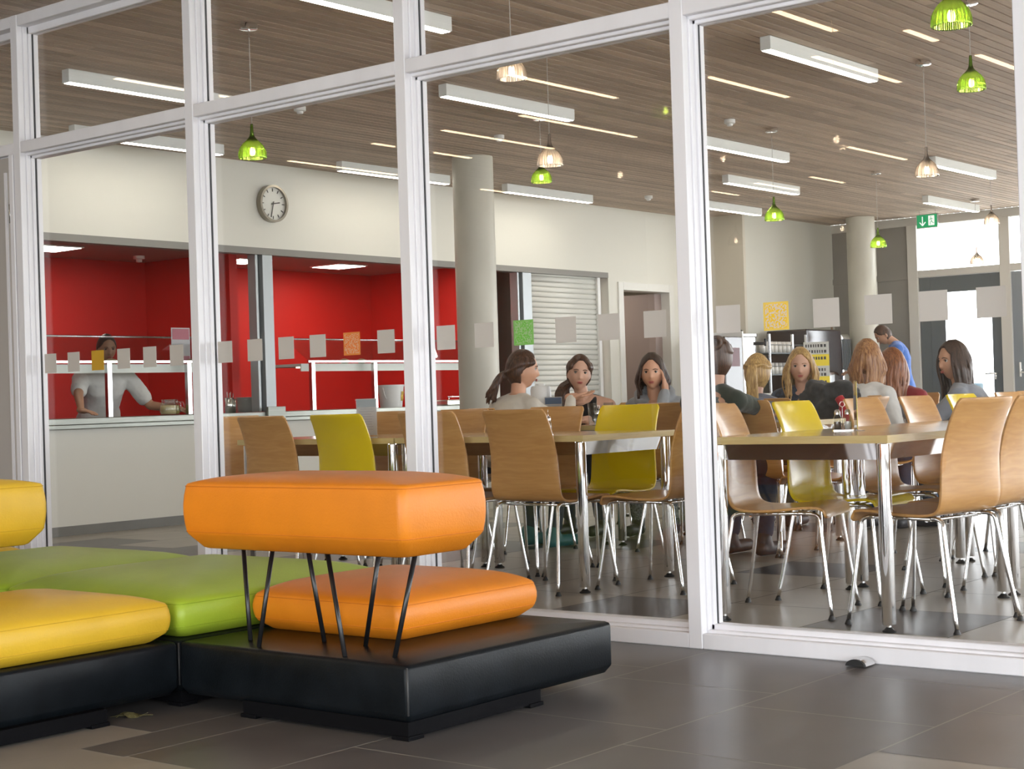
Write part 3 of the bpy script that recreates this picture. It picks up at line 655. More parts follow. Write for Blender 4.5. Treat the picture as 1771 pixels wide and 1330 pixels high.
# ------------------------------------------------------------------ lounge benches
def rring(x0, x1, y0, y1, r, z, n=6):
    out = []
    for cx, cy_, a0 in ((x1-r, y1-r, 0), (x0+r, y1-r, 90), (x0+r, y0+r, 180), (x1-r, y0+r, 270)):
        for k in range(n+1):
            a = R(a0+90*k/n); out.append((cx+r*math.cos(a), cy_+r*math.sin(a), z))
    return out
def loft(bm, rings, mi=0, cap0=True, cap1=True):
    vr = [[bm.verts.new(p) for p in r] for r in rings]; n = len(vr[0])
    for a, b in zip(vr, vr[1:]):
        for k in range(n):
            f = bm.faces.new((a[k], a[(k+1) % n], b[(k+1) % n], b[k])); f.smooth = True; f.material_index = mi
    if cap0: bm.faces.new(vr[0][::-1])
    if cap1: bm.faces.new(vr[-1])
def cushion(name, x0, x1, y0, y1, z0, zc, zs, ztop, m, parent, seam_m, r=0.028):
    """bottom z0, chamfer end zc, seam zs, crown ztop"""
    bm = BM(); rings = []
    i0 = 0.045
    rings.append(rring(x0+i0, x1-i0, y0+i0, y1-i0, r, z0)); rings.append(rring(x0+0.036, x1-0.036, y0+0.036, y1-0.036, r, z0+0.004))
    rings.append(rring(x0+0.004, x1-0.004, y0+0.004, y1-0.004, r, zc-0.004)); rings.append(rring(x0, x1, y0, y1, r, zc+0.004))
    for t in (0.2, 0.4, 0.6, 0.8): bul = 0.007*math.sin(PI*t); rings.append(rring(x0-bul, x1+bul, y0-bul, y1+bul, r, zc+(zs-zc)*t))
    rings.append(rring(x0+0.001, x1-0.001, y0+0.001, y1-0.001, r, zs)); rings.append(rring(x0+0.004, x1-0.004, y0+0.004, y1-0.004, r, zs+0.005))
    mx, my = (x1-x0)/2, (y1-y0)/2; D = min(mx, my)
    for s in (0.05, 0.08, 0.11, 0.15, 0.2, 0.25, 0.4, 0.55, 0.7, 0.85, 0.96):
        ix = s*mx*0.985; iy = s*my*0.985
        z = zs + 0.004 + (ztop-zs-0.004)*(1-(1-s)**4.0)
        rr = min(r*(1+2*s), mx-ix-0.001, my-iy-0.001)
        rings.append(rring(x0+ix, x1-ix, y0+iy, y1-iy, max(rr, 0.001), z))
    loft(bm, rings)
    o = build(name, bm, m, parent, autos=R(50))
    for z in (zs-0.003, zc+0.006):
        bm = BM(); pts = rring(x0-0.0008, x1+0.0008, y0-0.0008, y1+0.0008, r, z); tube(bm, pts + pts[:1], 0.0012, 5, caps=False); build('piping', bm, seam_m, o)
    return o
def base(parent, x0, x1, y0, y1, px0, px1, py0, py1):
    bm = BM(); rings = [rring(x0+0.022, x1-0.022, y0+0.022, y1-0.022, 0.01, 0.044), rring(x0+0.016, x1-0.016, y0+0.016, y1-0.016, 0.012, 0.046)]
    rings += [rring(x0+0.002, x1-0.002, y0+0.002, y1-0.002, 0.014, 0.066), rring(x0, x1, y0, y1, 0.014, 0.072), rring(x0, x1, y0, y1, 0.014, 0.193), rring(x0+0.003, x1-0.003, y0+0.003, y1-0.003, 0.014, 0.202), rring(x0+0.012, x1-0.012, y0+0.012, y1-0.012, 0.012, 0.2065)]
    loft(bm, rings); b = build('base', bm, BLACK_LEATHER, parent, autos=R(50))
    bm = BM(); tube(bm, [(x0+0.003, y0+0.003, 0.07), (x0+0.003, y0+0.003, 0.2)], 0.003, 6)
    build('corner_seam', bm, mat('worn_black_seam', (0.05, 0.05, 0.05), 0.5), b)
    bm = BM(); box(bm, px0+0.004, px1-0.004, py0+0.004, py1-0.004, 0.008, 0.05); build('plinth', bm, mat('black_plinth', (0.005, 0.005, 0.006), 0.6, spec=0.06), parent)
    for x in (px0+0.03, px1-0.03):
        for y in (py0+0.03, py1-0.03):
            bm = BM(); box(bm, x-0.032, x+0.032, y-0.032, y+0.032, 0.0, 0.012); build('foot', bm, MATS['black_plinth'], parent, bevel=0.002)
OS = mat('orange_seam', (0.64, 0.18, 0.010), 0.6); YS = mat('yellow_seam', (0.62, 0.38, 0.02), 0.6); GS = mat('green_seam', (0.29, 0.41, 0.02), 0.6)
def rods(parent, bot, top, zb=0.2055, zt=0.50):
    for (a, b), (c, d) in zip(bot, top):
        bm = BM(); tube(bm, [(a, b, zb), (c, d, zt)], 0.0072, 12); build('support_rod', bm, BLACK_MET, parent)
BG = 'modular lounge benches in the lobby'
# A: orange module, nearest
A = empty('lounge_bench', (3.67, 3.45, 0)); tag(A, 'nearest lounge bench: orange seat and raised orange backrest on a black base', 'bench', BG)
ax, ay = 3.67, 3.45
base(A, 3.19-ax, 4.15-ax, 2.968-ay, 3.925-ay, 3.195-ax, 3.79-ax, 2.975-ay, 3.65-ay)
cushion('seat', 3.485-ax, 4.15-ax, 3.265-ay, 3.915-ay, 0.206, 0.240, 0.318, 0.375, ORANGE_L, A, OS)
cushion('backrest', 3.205-ax, 3.56-ax, 2.978-ay, 3.905-ay, 0.492, 0.54, 0.688, 0.722, ORANGE_L, A, OS)
bot = [(3.31, 3.73), (3.24, 3.615), (3.405, 3.505), (3.222, 3.235), (3.397, 3.325), (3.288, 3.105)]
top = [(3.38, 3.83), (3.30, 3.605), (3.36, 3.52), (3.30, 3.375), (3.36, 3.22), (3.34, 3.06)]
rods(A, [(x-ax, y-ay) for x, y in bot], [(x-ax, y-ay) for x, y in top])
# C: green module behind it
Cc = empty('lounge_bench', (3.68, 4.41, 0)); tag(Cc, 'green lounge cushion module directly behind the orange bench', 'bench', BG)
cx, cyy = 3.68, 4.41
base(Cc, 3.195-cx, 4.15-cx, 3.932-cyy, 4.88-cyy, 3.21-cx, 3.8-cx, 3.945-cyy, 4.6-cyy)
cushion('seat', 3.205-cx, 4.145-cx, 3.935-cyy, 4.865-cyy, 0.208, 0.240, 0.320, 0.385, GREEN_L, Cc, GS)
# D: second green module
Dd = empty('lounge_bench', (3.68, 5.36, 0)); tag(Dd, 'farther green lounge cushion module, partly behind the yellow backrest', 'bench', BG)
base(Dd, 3.195-cx, 4.15-cx, 4.885-5.36, 5.835-5.36, 3.21-cx, 3.8-cx, 4.95-5.36, 5.6-5.36)
cushion('seat', 3.205-cx, 4.145-cx, 4.885-5.36, 5.815-5.36, 0.208, 0.240, 0.320, 0.385, GREEN_L, Dd, GS)
# B: yellow module on the left with backrest along its far side
Bb = empty('lounge_bench', (2.70, 4.41, 0)); tag(Bb, 'yellow lounge bench at the left edge: yellow seat, raised yellow backrest, black base', 'bench', BG)
bx, by = 2.70, 4.41
base(Bb, 2.22-bx, 3.188-bx, 3.925-by, 4.88-by, 2.3-bx, 2.905-bx, 3.90-by, 4.6-by)
cushion('seat', 2.23-bx, 3.17-bx, 3.932-by, 4.50-by, 0.208, 0.240, 0.322, 0.378, YELLOW_L, Bb, YS)
cushion('backrest', 2.23-bx, 3.15-bx, 4.53-by, 4.875-by, 0.492, 0.54, 0.688, 0.722, YELLOW_L, Bb, YS)
rods(Bb, [(x-bx, y-by) for x, y in ((2.35, 4.6), (2.45, 4.8), (2.6, 4.62), (2.72, 4.78))], [(x-bx, y-by) for x, y in ((2.33, 4.65), (2.5, 4.7), (2.62, 4.75), (2.7, 4.68))])
# F: second yellow module far left
Ff = empty('lounge_bench', (3.68, 6.32, 0)); tag(Ff, 'farthest lounge module with a yellow seat, peeping out under the yellow backrest', 'bench', BG)
base(Ff, 3.195-cx, 4.15-cx, 5.84-6.32, 6.79-6.32, 3.3-cx, 3.8-cx, 6.0-6.32, 6.6-6.32)
cushion('seat', 3.205-cx, 4.145-cx, 6.13-6.32, 6.77-6.32, 0.208, 0.240, 0.322, 0.378, YELLOW_L, Ff, YS)

# ------------------------------------------------------------------ tables
TG = 'dining tables with chrome legs'
def make_table():
    t = empty('dining_table', (0, 0, 0))
    lx, ly = 0.6, 0.4
    bm = BM(); box(bm, -lx+0.003, lx-0.003, -ly+0.003, ly-0.003, 0.713, 0.742); build('tabletop', bm, WOOD_TOP, t)
    bm = BM()
    for (a, b, c, d) in ((-lx, lx, -ly, -ly+0.003), (-lx, lx, ly-0.003, ly), (-lx, -lx+0.003, -ly+0.003, ly-0.003), (lx-0.003, lx, -ly+0.003, ly-0.003)): box(bm, a, b, c, d, 0.7125, 0.7415)
    build('edge_band', bm, EDGE, t)
    gx, gy = lx-0.045, ly-0.040
    bm = BM()
    def panel(p, q, nx_, ny_):
        for (z, o1, o2) in ((0, 0, 0),):
            V = []
            for (px_, py_) in (p, q):
                for dz, dn in ((0.712, 0.002), (0.648, -0.012), (0.648, -0.020), (0.712, -0.010)): V.append(bm.verts.new((px_+nx_*dn, py_+ny_*dn, dz)))
            for f in ((0, 1, 2, 3), (7, 6, 5, 4), (0, 4, 5, 1), (1, 5, 6, 2), (2, 6, 7, 3), (3, 7, 4, 0)): bm.faces.new([V[i_] for i_ in f])
    panel((-gx+0.03, -gy), (gx-0.03, -gy), 0, -1); panel((-gx+0.03, gy), (gx-0.03, gy), 0, 1); panel((-gx, -gy+0.03), (-gx, gy-0.03), -1, 0); panel((gx, -gy+0.03), (gx, gy-0.03), 1, 0)
    build('apron', bm, CHROME, t)
    for sx in (-1, 1):
        for sy in (-1, 1):
            bm = BM(); lathe(bm, [(0, 0.028), (0.025, 0.028), (0.0262, 0.031), (0.0262, 0.708), (0, 0.708)], 28); lathe(bm, [(0, 0.016), (0.008, 0.016), (0.008, 0.03), (0, 0.03)], 12)
            l = build('leg', bm, CHROME, t, autos=R(40)); l.location = (sx*gx, sy*gy, 0)
            bm = BM(); lathe(bm, [(0, 0.0), (0.026, 0.0), (0.027, 0.004), (0.018, 0.010), (0.011, 0.018), (0, 0.018)], 20); build('foot', bm, BLACK_RUB, l, autos=R(40))
    return t
tab0 = make_table(); used_t = [False]
def table(x, y, rz, label):
    o = tab0 if not used_t[0] else copy_tree(tab0); used_t[0] = True
    o.location = (x, y, 0); o.rotation_euler = (0, 0, rz); tag(o, label, 'table', TG); return o
table(6.128, 3.065, 0, 'nearest pale wooden dining table, its corner pointing at the viewer on the right')
table(7.345, 3.060, 0, 'pale dining table joined behind the nearest right-hand table')
table(8.56, 3.055, 0, 'third dining table of the right-hand row, behind the tall chair backs')
table(6.430, 5.045, R(90), 'pale dining table behind the orange backrest, with the salt and pepper caddy')
table(6.430, 6.255, R(90), 'pale dining table carrying the upright menu holder, behind the yellow chair back')
table(8.480, 5.150, R(90), 'dining table in front of the blonde women')
table(8.480, 6.372, R(90), 'dining table where the three dark-haired women sit')
table(10.42, 5.25, R(90), 'farther dining table beside the brunette in grey')
table(10.42, 6.462, R(90), 'farther dining table beyond the woman resting her cheek')

# ------------------------------------------------------------------ chairs
def shell_mesh(m):
    prof = catmull([(0.222, 0.402), (0.214, 0.428), (0.190, 0.444), (0.12, 0.444), (0.02, 0.434), (-0.08, 0.431), (-0.140, 0.437), (-0.172, 0.456), (-0.190, 0.50), (-0.200, 0.57), (-0.212, 0.65), (-0.232, 0.74), (-0.262, 0.82), (-0.290, 0.872)], 3)
    prof = catmull([(y, z, 0) for y, z in ((0.222, 0.402), (0.214, 0.428), (0.190, 0.444), (0.12, 0.444), (0.02, 0.434), (-0.08, 0.431), (-0.140, 0.437), (-0.172, 0.456), (-0.190, 0.50), (-0.200, 0.57), (-0.212, 0.65), (-0.232, 0.74), (-0.262, 0.82), (-0.290, 0.872))], 3)
    n = len(prof); bm = BM(); rows = []; nx = 14
    for i, p in enumerate(prof):
        y, z = p.x, p.y; t = i/(n-1)
        # half width
        if z < 0.5 and y > -0.15: hw = 0.205 + 0.012*(y+0.15)/0.37
        else: hw = 0.208 - 0.020*max(0, (z-0.5))/0.37
        if z > 0.858: hw -= 0.011*((z-0.858)/0.014)**2
        if y > 0.205: hw -= 0.010
        if i == 0: hw -= 0.012
        back = max(0, min(1, (z-0.43)/0.22))**1.0 if y < -0.12 else 0
        q0 = prof[max(i-1, 0)]; q1 = prof[min(i+1, n-1)]; d = (q1-q0).normalized(); nrm = Vector((d.y, -d.x, 0))  # seat up / back forward
        row = []
        for k in range(nx+1):
            s = -1+2*k/nx
            c = 0.024*back*s*s
            sgn = 1
            yy = y - nrm.x*0 + (c if back > 0 else 0); zz = z + (c if back <= 0 else 0)
            row.append(bm.verts.new((hw*s, yy, zz)))
        rows.append(row)
    for a, b in zip(rows, rows[1:]):
        for k in range(nx): bm.faces.new((a[k], a[k+1], b[k+1], b[k])).smooth = True
    bmesh.ops.recalc_face_normals(bm, faces=bm.faces)
    me = bpy.data.meshes.new('shell'); bm.to_mesh(me); bm.free(); me.materials.append(m); me.materials.append(m); return me
def make_chair(kind):
    m = WOOD_CH if kind == 'wood' else YEL_CH
    t = empty('dining_chair', (0, 0, 0))
    s = new_obj('seat_shell', shell_mesh(m), None, t); md = s.modifiers.new('t', 'SOLIDIFY'); md.thickness = 0.011; md.offset = 0; bv = s.modifiers.new('b', 'BEVEL'); bv.width = 0.002; bv.segments = 2; bv.limit_method = 'ANGLE'; bv.angle_limit = R(50)
    bm = BM()
    for sx in (-1, 1): tube(bm, [(sx*0.178, 0.13, 0.421), (sx*0.178, -0.12, 0.418)], 0.008, 10)
    tube(bm, [(-0.178, 0.09, 0.416), (0.178, 0.09, 0.416)], 0.007, 10); tube(bm, [(-0.178, -0.10, 0.412), (0.178, -0.10, 0.412)], 0.007, 10)
    for sx in (-1, 1):
        for yy in (0.09, -0.10): lathe(bm, [(0, 0.004), (0.009, 0.004), (0.009, 0.016), (0, 0.016)], 10, (sx*0.1, yy, 0.412))
    build('seat_frame', bm, CHROME, t)
    for sx in (-1, 1):
        for fy, ky, ry in ((0.238, 0.188, 0.13), (-0.245, -0.172, -0.12)):
            P = catmull([(sx*0.178, ry, 0.420), (sx*0.179, (ky+ry)/2, 0.419), (sx*0.183, ky, 0.405), (sx*0.188, ky+(fy-ky)*0.14, 0.355), (sx*0.205, ky+(fy-ky)*0.55, 0.18), (sx*0.224, fy, 0.014)], 4)
            bm = BM(); tube(bm, P, 0.0082, 12); l = build('leg', bm, CHROME, t)
            bm = BM(); lathe(bm, [(0, 0.0), (0.0145, 0.0), (0.0145, 0.003), (0.010, 0.012), (0.009, 0.017), (0, 0.017)], 14, (sx*0.2245, fy, 0)); build('foot_cap', bm, BLACK_RUB, l, autos=R(40))
    return t
ch0 = {'wood': make_chair('wood'), 'yellow': make_chair('yellow')}; used_c = {'wood': False, 'yellow': False}
def chair(x, y, face, kind, label, group):
    """face: heading in degrees of the sitter (0 = +X, 90 = +Y)"""
    o = ch0[kind] if not used_c[kind] else copy_tree(ch0[kind]); used_c[kind] = True
    o.location = (x, y, 0); o.rotation_euler = (0, 0, R(face-90)); tag(o, label, 'chair', group); return o
GW, GY = 'beech veneer dining chairs', 'yellow dining chairs'
W_, Y_ = 'wood', 'yellow'
chair(5.880, 2.667, 81.5, W_, 'nearest beech veneer chair, its tall back rising in front of the right-hand table', GW)
chair(6.365, 2.680, 90, W_, 'beech veneer chair cut by the right picture edge, behind the nearest one', GW)
chair(7.075, 2.72, 90, W_, 'beech veneer chair in the right-hand row behind the picture-edge chair', GW)
chair(7.63, 2.80, 90, W_, 'fourth beech veneer chair on the viewer side of the right-hand table row', GW)
chair(8.25, 2.72, 90, W_, 'fifth beech veneer chair on the viewer side of the right-hand table row', GW)
chair(5.93, 3.33, -76.5, W_, 'beech veneer chair at the far side of the right table, beside the thick post', GW)
chair(6.44, 3.30, -88, Y_, 'yellow chair with glossy back at the far side of the nearest right-hand table', GY)
chair(7.14, 3.31, -90, W_, 'beech veneer chair right behind the menu holder on the right-hand table', GW)
chair(7.72, 3.30, -90, W_, 'wide-looking beech veneer chair back between the menu holder and the second yellow chair', GW)
chair(8.30, 3.30, -90, Y_, 'pale yellow chair back partly hidden by the nearest tall chair, right-hand row', GY)
chair(8.96, 3.30, -90, W_, 'glossy beech veneer chair back just above the nearest tall chair', GW)
chair(6.16, 4.755, 0, W_, 'large beech veneer chair with its back to the viewer, right of the orange backrest', GW)
chair(6.16, 5.31, 0, W_, 'beech veneer chair seen from behind, directly right of the post above the orange backrest', GW)
chair(6.15, 5.93, 0, Y_, 'dark-lit yellow chair seen from behind above the orange backrest', GY)
chair(6.15, 6.50, 0, W_, 'beech veneer chair seen from behind above the left half of the orange backrest', GW)
chair(6.42, 4.27, 90, W_, 'beech veneer chair at the table end, side on beside the thick post', GW)
chair(6.76, 4.86, 180, Y_, 'bright yellow chair facing the viewer behind the middle table', GY)
chair(6.76, 5.35, 180, W_, 'beech veneer chair facing the viewer behind the salt and pepper caddy', GW)
chair(6.77, 6.03, 180, W_, 'beech veneer chair facing the viewer, seen between two chair backs near the post', GW)
chair(6.77, 6.60, 180, W_, 'beech veneer chair facing the viewer behind the upright menu holder', GW)
chair(6.43, 7.05, -90, W_, 'beech veneer chair with glossy back at the far left, cut by the second post', GW)
GS_ = 'chairs with people on them'
chair(8.04, 5.15, 0, W_, 'beech veneer chair behind the bright yellow one, seen from behind', GW)
chair(8.03, 4.63, 0, W_, 'beech veneer chair of the woman with the hair bun', GS_)
chair(7.70, 6.15, -25, W_, 'beech veneer chair of the woman in the cream top', GS_)
chair(9.16, 6.42, 180, W_, 'beech veneer chair of the woman in the black vest top', GS_)
chair(9.16, 5.88, 180, W_, 'beech veneer chair of the woman resting her cheek on her hand', GS_)
chair(9.10, 4.95, 180, W_, 'beech veneer chair under the dark jacket', GS_)
chair(9.62, 5.38, 0, W_, 'beech veneer chair of the blonde girl with the ponytail', GS_)
chair(9.66, 4.74, 0, W_, 'beech veneer chair of the woman in the white top', GS_)
chair(11.15, 5.95, 180, W_, 'beech veneer chair of the blonde woman facing the viewer', GS_)
chair(11.15, 5.25, 180, W_, 'beech veneer chair of the auburn-haired girl in red', GS_)
chair(10.04, 4.12, 90, W_, 'beech veneer chair of the brunette in grey', GS_)
chair(8.02, 4.20, 90, W_, 'beech veneer chair back facing away, wedged between two chairs of the right-hand row', GW)
chair(10.9, 4.0, 90, W_, 'beech veneer chair seen beyond the brunette, at the right edge', GW)
chair(11.5, 4.05, 90, W_, 'farthest beech veneer chair back at the right picture edge', GW)

# ------------------------------------------------------------------ things on the tables
PAPER = mat('white_paper', (0.86, 0.88, 0.90), 0.6)
_N, _L, _b = nodes(PAPER); _t = _N.new('ShaderNodeBsdfTranslucent'); _t.inputs[0].default_value = (0.88, 0.9, 0.92, 1); _m = _N.new('ShaderNodeMixShader'); _m.inputs[0].default_value = 0.5
_o = [n for n in _N if n.type == 'OUTPUT_MATERIAL'][0]; _L.new(_b.outputs[0], _m.inputs[1]); _L.new(_t.outputs[0], _m.inputs[2]); _L.new(_m.outputs[0], _o.inputs[0])
TXT = mat('grey_print', (0.60, 0.63, 0.68), 0.7)
GLASS_M = pane_glass('acrylic', (0.99, 0.99, 0.99), 0.04)
def menu(x, y, z, rz, label, w_=0.145, h=0.212, head=(0.30, 0.45, 0.60), yellow=False):
    t = empty('menu_holder', (x, y, z), rz); tag(t, label, 'menu holder', 'clear upright menu holders')
    bm = BM(); box(bm, -w_/2, w_/2, -0.003, -0.0015, 0.003, h); box(bm, -w_/2, w_/2, 0.0015, 0.003, 0.003, h); box(bm, -w_/2, w_/2, -0.03, 0.03, 0, 0.003); build('clear_stand', bm, GLASS_M, t)
    bm = BM(); box(bm, -w_/2+0.004, w_/2-0.004, -0.001, 0.001, 0.006, h-0.004); c = build('menu_card', bm, mat('yellow_card', (0.80, 0.58, 0.02), 0.5) if yellow else PAPER, t)
    bm = BM()
    for s_ in (-1, 1):
        ya, yb = (0.0011, 0.0014) if s_ > 0 else (-0.0014, -0.0011)
        box(bm, -w_/2+0.006, w_/2-0.006, ya, yb, h-0.05, h-0.008)
    build('card_header', bm, mat('card_head_%d' % int(head[0]*100), head, 0.6), c)
    bm = BM(); rr = random.Random(int(x*100))
    for k in range(9):
        for s_ in (-1, 1):
            ya, yb = (0.0011, 0.0013) if s_ > 0 else (-0.0013, -0.0011)
            L_ = rr.uniform(0.4, 0.85)*w_; zz = h-0.062-k*0.014; box(bm, -L_/2, L_/2, ya, yb, zz, zz+0.0025)
    build('printed_lines', bm, TXT, c)
menu(6.40, 6.20, 0.742, R(90), 'clear menu holder with white card standing behind the left yellow chair', w_=0.16, head=(0.55, 0.66, 0.74))
menu(6.21, 3.135, 0.742, R(31.5), 'clear menu holder seen edge-on beside the salt and pepper on the right table', yellow=True, head=(0.72, 0.70, 0.60))
menu(8.46, 6.47, 0.742, R(100), 'small menu card with blue header in front of the white jug', w_=0.135, h=0.19, head=(0.12, 0.2, 0.35))
SALT = mat('white_grains', (0.85, 0.85, 0.84), 0.7)
def shaker_set(x, y, z, rz, label):
    t = empty('condiment_caddy', (x, y, z), rz); tag(t, label, 'condiment set', 'salt and pepper caddies')
    bm = BM(); box(bm, -0.042, 0.042, -0.022, 0.022, 0, 0.004); tube(bm, [(0, 0.0, 0.004), (0, 0, 0.10)] + [(0.012*math.sin(a), 0, 0.113-0.013*math.cos(a)) for a in [PI*k/5*2 for k in range(0, 6)]], 0.0015, 8); build('rack', bm, CHROME, t)
    for sx, mm in ((-1, mat('pepper', (0.12, 0.09, 0.07), 0.8)), (1, SALT)):
        bm = BM(); lathe(bm, [(0, 0.004), (0.016, 0.004), (0.0165, 0.03), (0.0165, 0.058), (0.011, 0.068), (0.011, 0.072)], 20, (sx*0.022, 0, 0)); b = build('shaker', bm, GLASS_T, t)
        bm = BM(); lathe(bm, [(0, 0.006), (0.0145, 0.006), (0.015, 0.038), (0, 0.040)], 18, (sx*0.022, 0, 0)); build('contents', bm, mm, b)
        bm = BM(); lathe(bm, [(0.0125, 0.070), (0.0125, 0.082), (0.009, 0.090), (0, 0.092)], 20, (sx*0.022, 0, 0)); build('cap', bm, CHROME_S, b)
shaker_set(6.21, 4.785, 0.742, R(38), 'salt and pepper caddy with wire loop on the middle table')
shaker_set(6.215, 3.20, 0.742, R(-55), 'salt and pepper caddy on the nearest right-hand table')
shaker_set(8.25, 5.95, 0.742, R(0), 'salt and pepper caddy beside the tall glasses of the three women')
def glass(x, y, z, label, h=0.14, r=0.031, liquid=None):
    t = empty('drinking_glass', (x, y, z)); tag(t, label, 'glass', 'tall drinking glasses')
    bm = BM(); lathe(bm, [(0, 0.0), (r*0.78, 0.0), (r*0.8, 0.004), (r, h), (r-0.002, h), (r*0.8-0.002, 0.010), (0, 0.010)], 28); build('tumbler', bm, GLASS_T, t)
    if liquid:
        bm = BM(); lathe(bm, [(0, 0.011), (r*0.8-0.003, 0.011), (r*0.93-0.003, h*0.7), (0, h*0.7)], 24); build('drink', bm, liquid, t)
glass(8.155, 5.93, 0.742, 'tall clear glass on the table left of the bright yellow chair back')
glass(8.23, 5.86, 0.742, 'second tall clear glass close beside the first on the same table')
glass(8.30, 5.30, 0.742, 'tall glass before the woman in the grey hoodie, next to the thick post', liquid=mat('pink_drink', (0.55, 0.2, 0.15), 0.2))
glass(8.42, 4.95, 0.742, 'tall glass in front of the blonde woman facing the viewer')
# white jug
t = empty('thermos_jug', (8.52, 6.62, 0.742)); tag(t, 'white thermos jug with handle between the cream-top woman and the woman in black', 'jug')
bm = BM(); lathe(bm, [(0, 0), (0.068, 0), (0.072, 0.01), (0.070, 0.24), (0.062, 0.262), (0, 0.266)], 32); build('body', bm, WHITE_PL, t, autos=R(40))
bm = BM(); tube(bm, catmull([(0, 0.065, 0.18), (0, 0.115, 0.17), (0, 0.118, 0.09), (0, 0.068, 0.06)], 5), 0.009, 10); build('handle', bm, WHITE_PL, t)
bm = BM(); lathe(bm, [(0.03, 0.264), (0.03, 0.278), (0, 0.281)], 20); build('lid', bm, WHITE_PL, t, autos=R(40))
# laptop on a far table
t = empty('laptop', (9.0, 6.05, 0.742), R(200)); tag(t, 'small laptop with lit screen behind the woman resting her cheek', 'laptop')
bm = BM(); box(bm, -0.13, 0.13, -0.09, 0.09, 0, 0.015); build('keyboard_base', bm, BLACK_RUB, t)
bm = BM(); box(bm, -0.13, 0.13, -0.006, 0.0, 0, 0.17, M=Matrix.Translation((0, 0.09, 0.012)) @ Matrix.Rotation(R(-15), 4, 'X')); s_ = build('screen_lid', bm, BLACK_RUB, t)
bm = BM(); box(bm, -0.12, 0.12, -0.0075, -0.0062, 0.01, 0.16, M=Matrix.Translation((0, 0.09, 0.012)) @ Matrix.Rotation(R(-15), 4, 'X')); build('display', bm, emis('display', (0.6, 0.85, 0.95), 0.8), s_)

# ------------------------------------------------------------------ things on the serving counter
CT = 0.882
CREAM = mat('cream_dressing', (0.75, 0.62, 0.32), 0.4)
def jug(x, y, mm, label, sc=1.0):
    t = empty('glass_jug', (x, y, CT)); tag(t, label, 'jug', 'glass jugs on the serving counter')
    bm = BM(); lathe(bm, [(0, 0), (0.06*sc, 0), (0.072*sc, 0.03*sc), (0.068*sc, 0.075*sc), (0.052*sc, 0.11*sc), (0.056*sc, 0.13*sc), (0.054*sc, 0.13*sc), (0.05*sc, 0.11*sc), (0.066*sc, 0.075*sc), (0.069*sc, 0.03*sc), (0, 0.006)], 28); build('jug_body', bm, GLASS_T, t)
    bm = BM(); lathe(bm, [(0, 0.008), (0.058*sc, 0.008), (0.067*sc, 0.03*sc), (0.064*sc, 0.08*sc), (0, 0.08*sc)], 24); build('dressing', bm, mm, t)
    bm = BM(); tube(bm, catmull([(0.054*sc, -0.01, 0.11*sc), (0.10*sc, -0.03, 0.10*sc), (0.10*sc, -0.03, 0.05*sc), (0.068*sc, -0.01, 0.03*sc)], 5), 0.006, 8); build('handle', bm, GLASS_T, t)
jug(8.50, 10.5, CREAM, 'glass jug of cream dressing on the counter beside the cook')
jug(8.60, 10.58, mat('olive_dressing', (0.45, 0.36, 0.08), 0.4), 'glass jug of olive dressing just right of the cream one')
jug(8.86, 10.5, mat('pale_dressing', (0.78, 0.70, 0.48), 0.4), 'glass jug of pale dressing against the second post')
for k in range(13):
    bm = BM(); lathe(bm, [(0, 0.002), (0.07, 0.002), (0.115, 0.012), (0.116, 0.014), (0.07, 0.006), (0, 0.006)], 32); o = build('dinner_plate', bm, mat('grey_white_plate', (0.55, 0.55, 0.52), 0.3)); o.location = (9.37-0.0, 10.5, CT+k*0.0098)
    tag(o, 'plain plate in the stack beside the hatch mullion' + (', topmost of its stack' if k == 12 else ', bottom of its stack' if k == 0 else ', %s from the bottom' % ['first', 'second', 'third', 'fourth', 'fifth', 'sixth', 'seventh', 'eighth', 'ninth', 'tenth', 'eleventh', 'twelfth', 'last'][k]), 'plate', 'stacked plates on the serving counter')
for k, (x, y, h) in enumerate(((9.07, 10.40, 0.13), (9.15, 10.46, 0.12))):
    bm = BM(); lathe(bm, [(0, 0), (0.035, 0), (0.04, h), (0.037, h), (0.033, 0.004), (0, 0.004)], 20); o = build('cutlery_beaker', bm, STEEL); o.location = (x, y, CT); tag(o, ['steel beaker of cutlery left of the plate stack', 'steel beaker of cutlery nearest the plate stack'][k], 'beaker', 'steel beakers')
    for q in range(4):
        bm = BM(); tube(bm, [(0.012*math.cos(q*1.6), 0.012*math.sin(q*1.6), 0.01), (0.022*math.cos(q*1.6), 0.022*math.sin(q*1.6), h+0.05)], 0.003, 6); build('cutlery', bm, CHROME_S, o)
t = empty('bucket', (11.18, 10.5, CT)); tag(t, 'white bucket with yellow and orange label beside the third post', 'bucket')
bm = BM(); lathe(bm, [(0, 0), (0.105, 0), (0.125, 0.20), (0.130, 0.20), (0.130, 0.215), (0.12, 0.215), (0.1, 0.005), (0, 0.005)], 36); build('tub', bm, WHITE_PL, t, autos=R(40))
bm = BM()
pts = [(-1.45+0.11*k) for k in range(9)]; lo = [bm.verts.new((0.1145*math.cos(a), 0.1145*math.sin(a), 0.06)) for a in pts]; hi = [bm.verts.new((0.1255*math.cos(a), 0.1255*math.sin(a), 0.15)) for a in pts]
for k in range(8): bm.faces.new((lo[k], lo[k+1], hi[k+1], hi[k]))
build('label', bm, mat('bucket_label', (0.70, 0.45, 0.08), 0.5, noise=(30, 0.5)), t)
bm = BM(); tube(bm, [(-0.13, -0.02, 0.19), (-0.145, -0.05, 0.13), (-0.13, -0.06, 0.08)], 0.004, 6); build('handle', bm, WHITE_PL, t)
t = empty('chafing_dish', (12.05, 10.42, CT)); tag(t, 'polished steel warming tray with rounded rail on the counter behind the post', 'serving tray')
